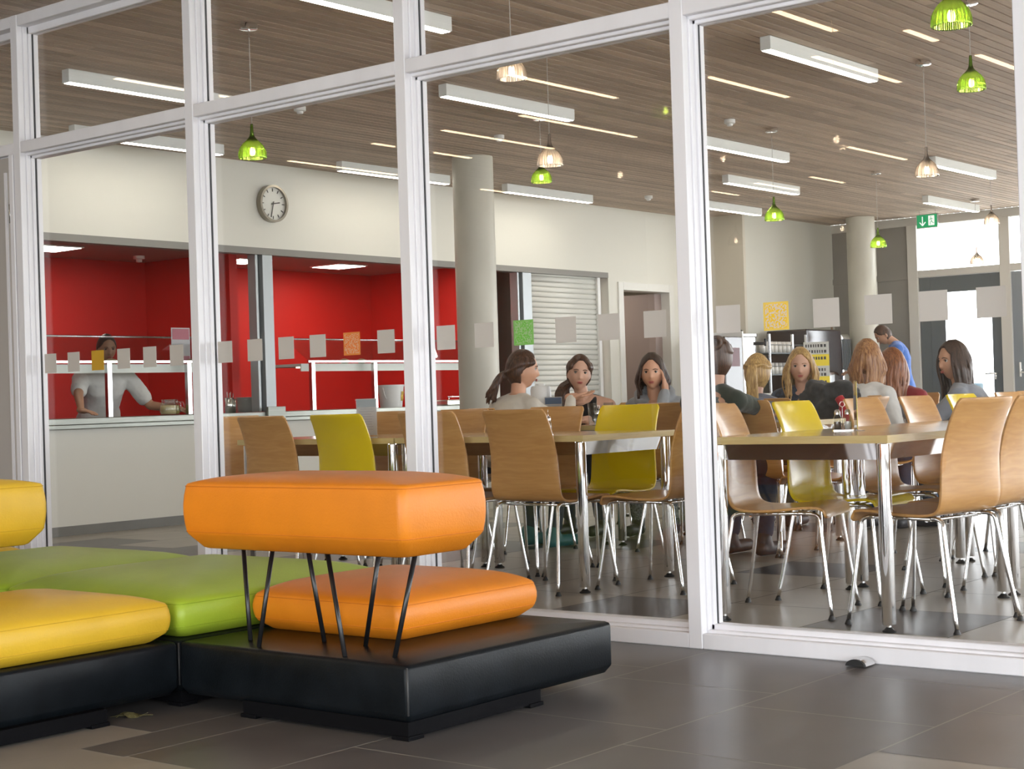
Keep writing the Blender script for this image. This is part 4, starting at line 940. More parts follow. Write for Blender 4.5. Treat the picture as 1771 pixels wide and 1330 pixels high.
bm = BM(); box(bm, -0.37, 0.37, -0.2, 0.2, 0.0, 0.055); build('tray_body', bm, mat('polished_tray', (0.85, 0.85, 0.78), 0.18, 1.0), t, bevel=0.012, seg=3)
bm = BM(); tube(bm, catmull([(-0.36, -0.19, 0.085), (0.25, -0.19, 0.085), (0.33, -0.19, 0.075), (0.37, -0.19, 0.04)], 6), 0.007, 8); tube(bm, [(-0.34, -0.19, 0.05), (-0.34, -0.19, 0.085)], 0.006, 8); build('front_rail', bm, CHROME, t)
for k, (x, lb) in enumerate(((8.08, 'pale bowl on the serving shelf above the cook'), (8.92, 'pale bun on the serving shelf left of the second post'), (10.75, 'bread roll on the serving shelf left of the third post'), (10.98, 'bread roll on the serving shelf near the shelf post'), (11.9, 'bread roll on the serving shelf right of the third post'))):
    bm = BM(); ball(bm, (0, 0, 0.025), 0.055, 0.035, 0.025); o = build('bread_roll' if k else 'bowl', bm, mat('bread', (0.50, 0.34, 0.18), 0.7)); o.location = (x, 10.68, 0.882+0.425); tag(o, lb, 'bread' if k else 'bowl', 'food on the serving shelves')
# notice on the red pier
t = empty('notice_sheet', (8.83, 10.72, 1.42)); tag(t, 'white and pink notice sheet in the kitchen, left of the second post', 'notice')
bm = BM(); box(bm, -0.1, 0.1, -0.004, 0.0, -0.14, 0.20); build('sheet', bm, PAPER, t); bm = BM(); box(bm, -0.09, 0.09, -0.006, -0.0042, 0.10, 0.19); box(bm, -0.05, 0.09, -0.006, -0.0042, -0.12, -0.04); build('pink_print', bm, mat('pink_print', (0.55, 0.2, 0.25), 0.6), t)
bm = BM(); box(bm, -0.09, 0.09, -0.003, 0.003, -0.145-0.0, -0.13); o = build('clip', bm, CHROME_S, t)
# kitchen ceiling lamps, detector
for i, (x, y) in enumerate(((8.614, 12.24), (10.95, 12.30), (12.263, 12.226), (14.95, 11.25), (13.0, 11.2))):
    t = empty('square_lamp', (x, y, 2.42)); tag(t, ['square kitchen ceiling lamp at the far left', 'square kitchen ceiling lamp just left of the grey mullion', 'square kitchen ceiling lamp between grey mullion and third post', 'ceiling lamp of the side room right of the column', 'kitchen ceiling lamp behind the round column'][i], 'ceiling light', 'kitchen ceiling lamps')
    bm = BM(); box(bm, -0.22, 0.22, -0.22, 0.22, -0.012, -0.001); build('frame', bm, WHITE_PL, t); bm = BM(); box(bm, -0.2, 0.2, -0.2, 0.2, -0.015, -0.0121); build('diffuser', bm, KLAMP_E, t)
bm = BM(); lathe(bm, [(0, 0), (0.055, 0), (0.055, -0.03), (0.03, -0.035), (0.028, -0.06), (0, -0.065)], 24); o = build('smoke_detector', bm, WHITE_PL, autos=R(40)); o.location = (9.77, 12.44, 2.419); tag(o, 'white smoke detector on the kitchen ceiling above the cook', 'smoke detector')

# ------------------------------------------------------------------ drinks counter at the back
t = empty('drinks_counter', (16.4, 9.25, 0)); tag(t, 'low dark drinks counter under the coffee machine, behind the seated group', 'counter')
bm = BM(); box(bm, -1.9, 1.35, -0.32, 0.32, 0.0, 0.86); build('cabinet', bm, mat('dark_cabinet', (0.08, 0.07, 0.065), 0.5), t); bm = BM(); box(bm, -1.92, 1.37, -0.34, 0.34, 0.86, 0.90); build('worktop', bm, mat('worktop_grey', (0.45, 0.43, 0.4), 0.4), t)
t = empty('coffee_machine', (16.98, 9.2, 0.90)); tag(t, 'tall black coffee machine with chrome front on the drinks counter', 'coffee machine')
bm = BM(); box(bm, -0.42, 0.42, -0.26, 0.28, 0, 0.73); build('housing', bm, mat('black_red_gloss', (0.02, 0.008, 0.008), 0.12, coat=0.5), t, bevel=0.02, seg=3)
bm = BM(); box(bm, 0.425, 0.75, -0.24, 0.28, 0, 0.70); build('chrome_column', bm, CHROME_S, t, bevel=0.08, seg=5)
bm = BM()
for k in range(6): box(bm, 0.46+k*0.04, 0.475+k*0.04, -0.25, -0.242, 0.25, 0.62)
build('grille', bm, DARK_ALU, t)
bm = BM(); box(bm, -0.3, 0.2, -0.27, -0.262, 0.1, 0.22); build('drip_tray', bm, CHROME_S, t)
t = empty('drinks_urn', (15.33, 9.1, 0.90)); tag(t, 'tall polished steel drinks urn with black tap left of the glass rack', 'urn')
bm = BM(); lathe(bm, [(0, 0), (0.17, 0), (0.17, 0.62), (0.185, 0.63), (0.185, 0.655), (0.05, 0.67), (0, 0.67)], 36); build('urn_body', bm, CHROME_S, t, autos=R(40))
bm = BM(); ball(bm, (0.02, 0, 0.69), 0.02); build('lid_knob', bm, BLACK_RUB, t)
for z in (0.55, 0.15): bm = BM(); tube(bm, [(0.05, -0.16, z), (0.09, -0.26, z)], 0.02); box(bm, 0.08, 0.10, -0.27, -0.25, z-0.03, z+0.05); build('tap', bm, BLACK_RUB, t)
t = empty('coffee_brewer', (14.85, 9.1, 0.90)); tag(t, 'dark coffee brewer with white side strip beside the bun-haired woman', 'brewer')
bm = BM(); box(bm, -0.18, 0.18, -0.2, 0.2, 0, 0.62); build('body', bm, mat('black_red_gloss', (0.02, 0.008, 0.008), 0.12), t, bevel=0.01); bm = BM(); box(bm, 0.181, 0.205, -0.2, 0.2, 0, 0.68); build('side_strip', bm, WHITE_PL, t); bm = BM(); box(bm, -0.1, 0.1, -0.21, -0.201, 0.3, 0.5); build('panel', bm, mat('maroon_panel', (0.10, 0.01, 0.02), 0.4), t)
t = empty('glass_rack', (16.1, 9.1, 0.90)); tag(t, 'wire rack of upturned glasses between the urn and the coffee machine', 'rack')
for z in (0.20, 0.44): bm = BM(); box(bm, -0.42, 0.42, -0.15, 0.15, z, z+0.012); tube(bm, [(-0.42, -0.15, z+0.1), (0.42, -0.15, z+0.1)], 0.005, 6); build('rack_shelf', bm, DARK_ALU, t)
for x in (-0.42, 0.1, 0.42): bm = BM(); box(bm, x-0.014, x+0.014, -0.17, -0.15, 0, 0.66); build('upright', bm, CHROME_S, t)
for z in (0.212, 0.452):
    for k in range(8):
        bm = BM(); lathe(bm, [(0.036, 0), (0.038, 0.0), (0.032, 0.13), (0, 0.13)], 16); o = build('upturned_glass', bm, mat('milky_glass', (0.7, 0.68, 0.64), 0.15, coat=0.5)); o.location = (16.1-0.36+k*0.095, 9.07, 0.90+z)
        tag(o, 'upturned glass on the %s shelf of the wire rack, %s' % ('upper' if z > 0.3 else 'lower', ['leftmost', 'second from the left', 'third from the left', 'fourth from the left', 'fourth from the right', 'third from the right', 'second from the right', 'rightmost'][k]), 'glass', 'upturned glasses on the rack')
t = empty('sign_holder', (9.85, 5.35, 0.0)); t.location = (15.2, 8.02, 0.0)
tag(t, 'upright stand with yellow and white printed notice beside the blonde woman facing the viewer', 'notice stand')
t.location = (15.0, 8.0, 0.0); t.rotation_euler = (0, 0, R(-60))
bm = BM(); box(bm, -0.012, 0.012, -0.012, 0.012, 0.02, 1.0); box(bm, -0.15, 0.15, -0.12, 0.12, 0, 0.02); build('stand_pole', bm, CHROME_S, t)
bm = BM(); box(bm, -0.13, 0.13, -0.02, -0.012, 0.95, 1.42); p_ = build('notice_panel', bm, mat('notice_yellow', (0.85, 0.68, 0.04), 0.5), t)
bm = BM(); box(bm, -0.13, 0.13, -0.022, -0.0202, 1.29, 1.42); box(bm, -0.13, 0.13, -0.022, -0.0202, 1.06, 1.17); build('white_band', bm, PAPER, p_)
bm = BM(); rr = random.Random(4)
for zz in (1.38, 1.32, 1.25, 1.13, 1.08, 1.0):
    x = -0.11
    while x < 0.10: w2 = rr.uniform(0.01, 0.025); box(bm, x, x+w2, -0.0235, -0.0222, zz-0.015, zz+0.015); x += w2+0.012
build('lettering', bm, mat('notice_ink', (0.06, 0.06, 0.07), 0.6), p_)
t = empty('wall_dispenser', (18.15, 9.45, 1.55)); tag(t, 'slim wall dispenser with a hanging clear bag beside the far column', 'dispenser')
bm = BM(); box(bm, -0.03, 0.03, 0, 0.06, 0.3, 0.42); build('bracket', bm, ALU, t); bm = BM(); tube(bm, [(0, 0.02, 0.3), (0.03, 0.0, 0.0)], 0.015, 8); build('hose', bm, mat('tan_hose', (0.45, 0.3, 0.2), 0.5), t)

# ------------------------------------------------------------------ outside: shrubs, bollard, railing
LEAF = mat('hedge_leaf', (0.30, 0.42, 0.06), 0.6, noise=(3, 0.4)); RLEAF = mat('russet_leaf', (0.42, 0.20, 0.08), 0.6, noise=(3, 0.4))
def shrub(x, y, h, r, label, mm, seed):
    t = empty('shrub', (x, y, -0.02)); tag(t, label, 'shrub'); rs = random.Random(seed); bm = BM()
    for q in range(7):
        a = rs.uniform(0, 2*PI); tube(bm, [(0, 0, 0), (0.25*r*math.cos(a), 0.25*r*math.sin(a), h*0.5), (0.6*r*math.cos(a), 0.6*r*math.sin(a), h*0.92)], [0.03, 0.02, 0.008], 6)
    build('stem', bm, mat('bark', (0.12, 0.08, 0.05), 0.8), t)
    bm = BM()
    for q in range(1500):
        a = rs.uniform(0, 2*PI); zz = rs.uniform(0.12, 1.0); rr = r*math.sqrt(rs.random())*(0.55+0.6*math.sin(PI*min(1, zz)))
        c = Vector((rr*math.cos(a), rr*math.sin(a), zz*h)); d = Vector((rs.uniform(-1, 1), rs.uniform(-1, 1), rs.uniform(-0.5, 1))).normalized(); u, v = frame_axes(d); s_ = rs.uniform(0.04, 0.08)
        bm.faces.new([bm.verts.new(c+d*s_), bm.verts.new(c+u*s_*0.5), bm.verts.new(c-d*s_), bm.verts.new(c-u*s_*0.5)])
    build('foliage', bm, mm, t)
shrub(27.5, 13.6, 3.2, 1.0, 'tall yellow-green shrub outside, low left in the window above the exit door', LEAF, 1)
shrub(25.0, 11.4, 1.6, 0.7, 'russet shrub outside, seen through the glass of the exit door', RLEAF, 2)
bm = BM(); lathe(bm, [(0, 0), (0.11, 0), (0.11, 0.95), (0.09, 0.97), (0, 0.97)], 24, (22.5, 9.42, -0.02)); o = build('bollard', bm, mat('dark_bollard', (0.04, 0.07, 0.08), 0.5), autos=R(40)); tag(o, 'dark round bollard outside, low right in the exit door glass', 'bollard')

# ------------------------------------------------------------------ people
def skin_m(name, c): return mat(name, c, 0.5, noise=(8, 0.06))
SKIN = skin_m('warm_skin', (0.62, 0.34, 0.22)); SKIN2 = skin_m('tanned_skin', (0.50, 0.27, 0.17)); SKIN3 = skin_m('fair_skin', (0.66, 0.40, 0.29))
def hair_m(name, light, dark):
    if name in MATS: return MATS[name]
    m = bpy.data.materials.new(name); N, L, b = nodes(m); tc = N.new('ShaderNodeTexCoord'); mp = N.new('ShaderNodeMapping'); mp.inputs['Scale'].default_value = (60, 60, 6)
    L.new(tc.outputs['Object'], mp.inputs[0]); n = N.new('ShaderNodeTexNoise'); n.inputs['Scale'].default_value = 2.0; n.inputs['Detail'].default_value = 3; L.new(mp.outputs[0], n.inputs['Vector'])
    r = N.new('ShaderNodeValToRGB'); r.color_ramp.elements[0].position = 0.35; r.color_ramp.elements[1].position = 0.65; r.color_ramp.elements[0].color = (*dark, 1); r.color_ramp.elements[1].color = (*light, 1)
    L.new(n.outputs['Fac'], r.inputs[0]); L.new(r.outputs[0], b.inputs['Base Color']); b.inputs['Roughness'].default_value = 0.42
    bp = N.new('ShaderNodeBump'); bp.inputs['Strength'].default_value = 0.5; bp.inputs['Distance'].default_value = 0.004; L.new(n.outputs['Fac'], bp.inputs['Height']); L.new(bp.outputs[0], b.inputs['Normal'])
    MATS[name] = m; return m
H_BROWN = hair_m('brown_hair', (0.10, 0.045, 0.022), (0.035, 0.016, 0.010)); H_DARK = hair_m('dark_hair', (0.06, 0.03, 0.018), (0.02, 0.011, 0.008))
H_BLOND = hair_m('blonde_hair', (0.62, 0.42, 0.16), (0.30, 0.17, 0.06)); H_AUB = hair_m('auburn_blonde_hair', (0.42, 0.22, 0.09), (0.17, 0.06, 0.022)); H_COPPER = hair_m('copper_hair', (0.33, 0.12, 0.04), (0.14, 0.045, 0.018))

def head_pts(bm, M, S=1.0):
    """sculpted head; local frame x right, y forward (face), z up, origin at the skull centre"""
    nu, nv = 56, 44; rings = []
    for j in range(nv+1):
        t = PI*j/nv; row = []
        for k in range(nu if 0 < j < nv else 1):
            a = 2*PI*k/nu; d = Vector((math.sin(t)*math.sin(a), math.sin(t)*math.cos(a), math.cos(t)))
            x, y, z = d.x*0.076, d.y*0.096, d.z*0.118
            if z < -0.015:
                q = min(1, (-0.015-z)/0.10)
                x *= 1-0.36*q*q; y = y*(1-0.30*q) if y < 0 else y*(1-0.10*q)+0.004*q
                if y < 0.02: z += 0.02*q*(0.02-y)/0.1
            if y > 0:
                f = max(0, 1-abs(x)/0.07)
                y -= 0.006*f*max(0, min(1, (z-0.0)/0.01+1))*0
                # nose
                if -0.050 < z < 0.012:
                    u = (0.012-z)/0.052; h = 0.027*u**1.3 if u < 0.90 else 0.027*max(0, (1.18-u)/0.28)
                    y += h*math.exp(-(x/(0.007+0.006*u))**2)
                y -= 0.011*math.exp(-((abs(x)-0.031)/0.014)**2-((z-0.004)/0.011)**2)      # sockets
                y += 0.004*math.exp(-((abs(x)-0.03)/0.02)**2-((z-0.022)/0.008)**2)        # brow
                y += 0.0055*math.exp(-(x/0.020)**2-((z+0.064)/0.009)**2)                   # lips
                y -= 0.003*math.exp(-(x/0.02)**2-((z+0.080)/0.006)**2)
                y += 0.007*math.exp(-(x/0.020)**2-((z+0.100)/0.012)**2)                    # chin
                y += 0.004*math.exp(-((abs(x)-0.042)/0.018)**2-((z+0.030)/0.02)**2)       # cheeks
            row.append(bm.verts.new(M @ (Vector((x, y, z))*S)))
        rings.append(row)
    for a, b in zip(rings, rings[1:]):
        for k in range(nu):
            if len(a) == 1: bm.faces.new((a[0], b[k], b[(k+1) % nu]))
            elif len(b) == 1: bm.faces.new((a[k], b[0], a[(k+1) % nu]))
            else: bm.faces.new((a[k], b[k], b[(k+1) % nu], a[(k+1) % nu]))
    for s_ in (-1, 1):   # ears
        ball(bm, M @ (Vector((s_*0.076, -0.008, -0.012))*S), 0.008*S, 0.018*S, 0.031*S, 12, 8, M=(M.to_3x3() @ Matrix.Rotation(R(12*s_), 3, 'Z')).to_4x4())
def ik(S, T, l1, l2, pole):
    S, T, pole = Vector(S), Vector(T), Vector(pole); d = T-S; D = min(d.length, l1+l2-0.002); d.normalize()
    a = (l1*l1-l2*l2+D*D)/(2*D); h = math.sqrt(max(0, l1*l1-a*a)); p = pole-d*pole.dot(d); p.normalize()
    return S+d*a+p*h, S+d*D
def hand(bm, W, fwd, up, side, curl=0.35, S=1.0):
    """W wrist, fwd along the palm, up = back of the hand, side = +1 right hand, -1 left"""
    fwd = Vector(fwd).normalized(); up = Vector(up); up = (up-fwd*up.dot(fwd)).normalized(); lat = fwd.cross(up)*(-side)   # lat points to the thumb side
    W = Vector(W)
    Mx = Matrix((lat, fwd, up)).transposed()
    ball(bm, W+fwd*0.045*S, 0.040*S, 0.050*S, 0.015*S, 16, 10, M=Mx.to_4x4())
    capsule(bm, W-fwd*0.02*S, W+fwd*0.03*S, 0.024*S, 0.024*S)
    for i, (o, L_) in enumerate(((0.028, 0.070), (0.0095, 0.078), (-0.0095, 0.072), (-0.027, 0.056))):
        p = W+fwd*0.080*S+lat*o*S; a = curl*(0.8+0.12*i); dirn = fwd
        for seg, fr in enumerate((0.42, 0.32, 0.26)):
            dirn = (dirn*math.cos(a)-up*math.sin(a)).normalized() if seg == 0 else (dirn*math.cos(a*1.1)+(-(up*math.cos(a*seg)+fwd*math.sin(a*seg)))*math.sin(a*1.1)).normalized()
            q = p+dirn*L_*fr*S; capsule(bm, p, q, (0.0090-0.0008*seg)*S, (0.0084-0.0009*seg)*S, 10); p = q
    p = W+fwd*0.018*S+lat*0.026*S; q = p+(lat*0.6+fwd*0.75-up*0.25).normalized()*0.042*S; capsule(bm, p, q, 0.0125*S, 0.0105*S, 10)
    r_ = q+(lat*0.15+fwd*0.95-up*0.25).normalized()*0.030*S; capsule(bm, q, r_, 0.0100*S, 0.0085*S, 10)
def ell_loft(bm, pts, n=24):
    """pts: (centre, half width, half depth, side vector, front vector)"""
    rings = []
    for c, hw, hd, sx, fy in pts:
        c = Vector(c); rings.append([bm.verts.new(c+Vector(sx)*hw*math.copysign(abs(math.cos(a))**0.85, math.cos(a))+Vector(fy)*hd*math.copysign(abs(math.sin(a))**0.85, math.sin(a))) for a in [2*PI*k/n for k in range(n)]])
    for a, b in zip(rings, rings[1:]):
        for k in range(n): bm.faces.new((a[k], a[(k+1) % n], b[(k+1) % n], b[k]))
    bm.faces.new(rings[0][::-1]); bm.faces.new(rings[-1])
def finish(o, vox, sm=4, f=0.6):
    r = o.modifiers.new('remesh', 'REMESH'); r.mode = 'VOXEL'; r.voxel_size = vox; r.use_smooth_shade = True
    if sm: s_ = o.modifiers.new('smooth', 'SMOOTH'); s_.iterations = sm; s_.factor = f
def person(name_label, hx, hy, hz, yaw, face_yaw, lean, hands, skin, hair, hairstyle, clothes, seated=True, sc=1.0, tilt=0.0, roll=0.0, headS=1.0, fem=True, pole_z=-1.0, nbo=(-0.025, -0.150)):
    """hx,hy,hz: world head centre; yaw: body heading (deg, 0=+X); face_yaw: heading of the face; lean: forward lean (m) of the head past the hips;
       hands: [(world point, palm-forward world vec, back-of-hand world vec) or None] for right, left"""
    Y = R(yaw); fw = Vector((math.cos(Y), math.sin(Y), 0)); rt = Vector((math.sin(Y), -math.cos(Y), 0)); up = Vector((0, 0, 1))
    base_ = Vector((hx, hy, 0))-fw*lean
    t = empty('person', (base_.x, base_.y, 0), Y-PI/2); tag(t, name_label, 'person')
    inv = (Matrix.Translation((base_.x, base_.y, 0)) @ Matrix.Rotation(Y-PI/2, 4, 'Z')).inverted()
    def Lc(p): return inv @ Vector(p)
    def Ld(v): return inv.to_3x3() @ Vector(v)
    X = Vector((1, 0, 0)); Yv = Vector((0, 1, 0)); Z = Vector((0, 0, 1))
    H = Lc((hx, hy, hz)); fdir = Ld((math.cos(R(face_yaw)), math.sin(R(face_yaw)), math.sin(R(tilt)))).normalized()
    hr = fdir.cross(Z).normalized(); hu = hr.cross(fdir); 
    MH = Matrix.Translation(H) @ Matrix((hr, fdir, hu)).transposed().to_4x4() @ Matrix.Rotation(R(roll), 4, 'Y')
    pz = 0.56 if seated else 0.92*hz/1.6
    P = Vector((0, 0, pz)); Sc = P+(H-P)*1.0; 
    neck_b = H+Vector((0, nbo[0], nbo[1])) + (P-H).normalized()*0.02
    chest = P+(neck_b-P)*0.62; waist = P+(neck_b-P)*0.30; shC = P+(neck_b-P)*0.90
    ax_ = (neck_b-P).normalized(); fy = X.cross(ax_)*-1; fy = (Yv-ax_*Yv.dot(ax_)).normalized()
    k = (0.92 if fem else 1.08)*sc; sw = (0.165 if fem else 0.20)*sc
    bm = BM()
    tor = [(P-ax_*0.06, 0.150*k, 0.100*k), (P, 0.172*k, 0.118*k), (P+(waist-P)*0.6, 0.150*k, 0.105*k), (waist, 0.130*k, 0.095*k), (P+(chest-P)*0.8, 0.142*k, 0.108*k), (chest, 0.155*k, 0.120*k), (P+(neck_b-P)*0.80, 0.160*k, 0.108*k), (shC, 0.135*k, 0.080*k), (neck_b, 0.060*k, 0.060*k)]
    ell_loft(bm, [(c, a, b, X, fy) for c, a, b in tor])
    capsule(bm, neck_b-ax_*0.02, H+MH.to_3x3() @ Vector((0, -0.018, -0.06)), 0.052*k, 0.050*k)
    head_pts(bm, MH, headS)
    arms = []
    for si, (sd, hd) in enumerate(((1, hands[0]), (-1, hands[1]))):
        SH_ = shC+X*sd*sw+ax_*(-0.035)
        l1, l2 = 0.285*sc*(1.0 if fem else 1.08), 0.245*sc*(1.0 if fem else 1.08)
        if hd is None:
            Tp = P+Vector((sd*0.16, 0.30, 0.10)) if seated else SH_+Vector((sd*0.06, 0.05, -0.5)); fwd_ = Vector((0, 0.9, -0.2)) if seated else Vector((0, 0.1, -1)); upv = Vector((0, 0, 1)) if seated else Vector((sd, 0, 0)); cu = 0.3; pole = Vector((sd*0.5, -0.6, -0.6))
        else:
            Tp = Lc(hd[0]); fwd_ = Ld(hd[1]); upv = Ld(hd[2]); cu = hd[3] if len(hd) > 3 else 0.35; pole = Ld(hd[4]) if len(hd) > 4 else Vector((sd*0.5, -0.4, pole_z))
        E_, W_p = ik(SH_, Tp, l1, l2, pole); arms.append((SH_, E_, W_p))
        capsule(bm, shC+X*sd*0.05, SH_, 0.062*k, 0.056*k); capsule(bm, SH_, E_, 0.050*k, 0.037*k); capsule(bm, E_, W_p, 0.037*k, 0.025*k)
        hand(bm, W_p, fwd_, upv, sd, cu, 1.0*sc)
    legs = []
    for sd in (1, -1):
        hip = P+Vector((sd*0.085, 0.0, -0.01))
        if seated: kn = Vector((sd*0.11, 0.40, 0.50)); an = Vector((sd*0.12, 0.34, 0.085)); to = an+Vector((sd*0.01, 0.15, -0.045))
        else: kn = Vector((sd*0.10, 0.03, 0.48)); an = Vector((sd*0.11, -0.02, 0.085)); to = an+Vector((sd*0.01, 0.15, -0.045))
        legs.append((hip, kn, an, to)); capsule(bm, hip, kn, 0.080*k, 0.054*k); capsule(bm, kn, an, 0.052*k, 0.034*k); capsule(bm, an+Vector((0, -0.03, -0.04)), to, 0.036, 0.030)
    body = build('body', bm, skin, t, smooth=True); finish(body, 0.0062, 2, 0.4)
    # face parts
    Mi = MH
    for sd in (-1, 1):
        bm = BM(); ball(bm, (0, 0, 0), 0.0118, nu=16, nv=12); e = build('eye', bm, EYE, body); e.matrix_local = Mi @ Matrix.Translation(Vector((sd*0.031, 0.0745, 0.003))*headS) @ Matrix.Scale(headS, 4)
        bm = BM(); tube(bm, catmull([Mi @ (Vector((sd*0.014, 0.094, 0.018))*headS), Mi @ (Vector((sd*0.030, 0.0925, 0.0225))*headS), Mi @ (Vector((sd*0.047, 0.080, 0.017))*headS)], 4), [0.0024]*3+[0.0026]*3+[0.0022]*2+[0.0012], 6); build('eyebrow', bm, hair if hair is not H_BLOND else H_AUB, body)
    for sd in (-1, 1):
        bm = BM(); tube(bm, catmull([Mi @ (Vector((sd*0.020, 0.0845, 0.005))*headS), Mi @ (Vector((sd*0.031, 0.0885, 0.0105))*headS), Mi @ (Vector((sd*0.043, 0.0805, 0.006))*headS)], 4), 0.0017, 6); build('eyelash', bm, H_DARK, body)
    bm = BM()
    ball(bm, Mi @ (Vector((0, 0.0905, -0.0605))*headS), 0.021*headS, 0.006*headS, 0.0040*headS, 14, 8, M=Mi.to_3x3().to_4x4()); ball(bm, Mi @ (Vector((0, 0.0900, -0.0685))*headS), 0.018*headS, 0.0062*headS, 0.0046*headS, 14, 8, M=Mi.to_3x3().to_4x4()); build('lips', bm, LIPS, body)
    # clothes
    top = clothes['top']; inf = 0.012
    bm = BM()
    cut = clothes.get('neck', 0.93)
    nb = P+(neck_b-P)*cut
    tt = [(c, a+inf, b+inf) for c, a, b in tor[:6]]
    if cut > 0.85: tt += [(tor[6][0], tor[6][1]+inf, tor[6][2]+inf), (shC, tor[7][1]+inf, tor[7][2]+inf), (P+(neck_b-P)*0.97, 0.088*k, 0.068*k)]
    else: tt += [(nb, tor[6][1]*0.80+inf*0.3, tor[6][2]+inf)]
    ell_loft(bm, [(c, a, b, X, fy) for c, a, b in tt])
    sl = clothes.get('sleeve', 'long')
    for (SH_, E_, W_p), sd in zip(arms, (1, -1)):
        if sl == 'none':
            tube(bm, catmull([P+(neck_b-P)*0.72+X*sd*0.085*k+fy*0.10*k, shC+X*sd*0.098*k+ax_*0.03+fy*0.02, P+(neck_b-P)*0.78+X*sd*0.085*k-fy*0.105*k], 6), 0.021, 8); continue
        capsule(bm, shC+X*sd*0.05, SH_, 0.070*k, 0.066*k)
        if sl == 'short': capsule(bm, SH_, SH_+(E_-SH_)*0.72, 0.066*k, 0.064*k)
        elif sl == 'mid': capsule(bm, SH_, E_, 0.060*k, 0.050*k); capsule(bm, E_, E_+(W_p-E_)*0.45, 0.049*k, 0.046*k)
        else: capsule(bm, SH_, E_, 0.062*k, 0.050*k); capsule(bm, E_, E_+(W_p-E_)*0.90, 0.049*k, 0.036*k)
    if clothes.get('hood'): 
        tube(bm, catmull([neck_b+X*0.075+fy*0.06, neck_b+X*0.105-fy*0.03+ax_*0.015, neck_b-fy*0.105+ax_*0.005, neck_b-X*0.105-fy*0.03+ax_*0.015, neck_b-X*0.075+fy*0.06], 6), 0.034, 10)
    o = build(clothes.get('name', 'top'), bm, top, t, smooth=True); finish(o, 0.009, 3, 0.5)
    tx = bpy.data.textures.new('folds', 'CLOUDS'); tx.noise_scale = 0.07; dm = o.modifiers.new('folds', 'DISPLACE'); dm.texture = tx; dm.strength = 0.014; dm.mid_level = 0.45; dm.texture_coords = 'LOCAL'
    bm = BM(); ell_loft(bm, [(c, a+0.009, b+0.009, X, fy) for c, a, b in tor[:3]])
    for hip, kn, an, to in legs: capsule(bm, hip, kn, 0.090*k, 0.066*k); capsule(bm, kn, an+(kn-an)*0.12, 0.064*k, 0.050*k)
    o = build('trousers', bm, clothes.get('legs', DENIM), t, smooth=True); finish(o, 0.011, 3, 0.5)
    for hip, kn, an, to in legs:
        bm = BM(); capsule(bm, an+Vector((0, -0.035, -0.045)), to+Vector((0, 0.012, 0)), 0.042, 0.036); capsule(bm, an+Vector((0, -0.01, 0.01)), an+Vector((0, 0, -0.03)), 0.046, 0.046)
        for v in bm.verts: v.co.z = max(v.co.z, 0.003)
        o = build('shoe', bm, clothes.get('shoes', SHOE), t, smooth=True); finish(o, 0.008, 2, 0.5)
    hairdo(hairstyle, hair, body, Mi, headS, neck_b, fy, ax_)
    return t, body, Mi, arms
def eye_mat():
    m = bpy.data.materials.new('eyeball'); N, L, b = nodes(m); tc = N.new('ShaderNodeTexCoord'); sp = N.new('ShaderNodeSeparateXYZ'); L.new(tc.outputs['Object'], sp.inputs[0])
    v = N.new('ShaderNodeVectorMath'); v.operation = 'LENGTH'; cb = N.new('ShaderNodeCombineXYZ'); L.new(sp.outputs[0], cb.inputs[0]); L.new(sp.outputs[2], cb.inputs[2]); L.new(cb.outputs[0], v.inputs[0])
    r = N.new('ShaderNodeValToRGB'); r.color_ramp.interpolation = 'CONSTANT'; r.color_ramp.elements[0].position = 0; r.color_ramp.elements[0].color = (0.008, 0.006, 0.005, 1); r.color_ramp.elements[1].position = 0.30; r.color_ramp.elements[1].color = (0.04, 0.028, 0.018, 1)
    e = r.color_ramp.elements.new(0.68); e.color = (0.62, 0.58, 0.55, 1)
    mu = N.new('ShaderNodeMath'); mu.operation = 'MULTIPLY'; mu.inputs[1].default_value = 100; L.new(v.outputs['Value'], mu.inputs[0]); L.new(mu.outputs[0], r.inputs[0]); L.new(r.outputs[0], b.inputs['Base Color']); b.inputs['Roughness'].default_value = 0.1; return m
EYE = eye_mat(); LIPS = mat('lips', (0.42, 0.11, 0.09), 0.4)
DENIM = mat('dark_denim', (0.03, 0.045, 0.08), 0.8, noise=(40, 0.2)); SHOE = mat('dark_shoe', (0.03, 0.03, 0.035), 0.5)
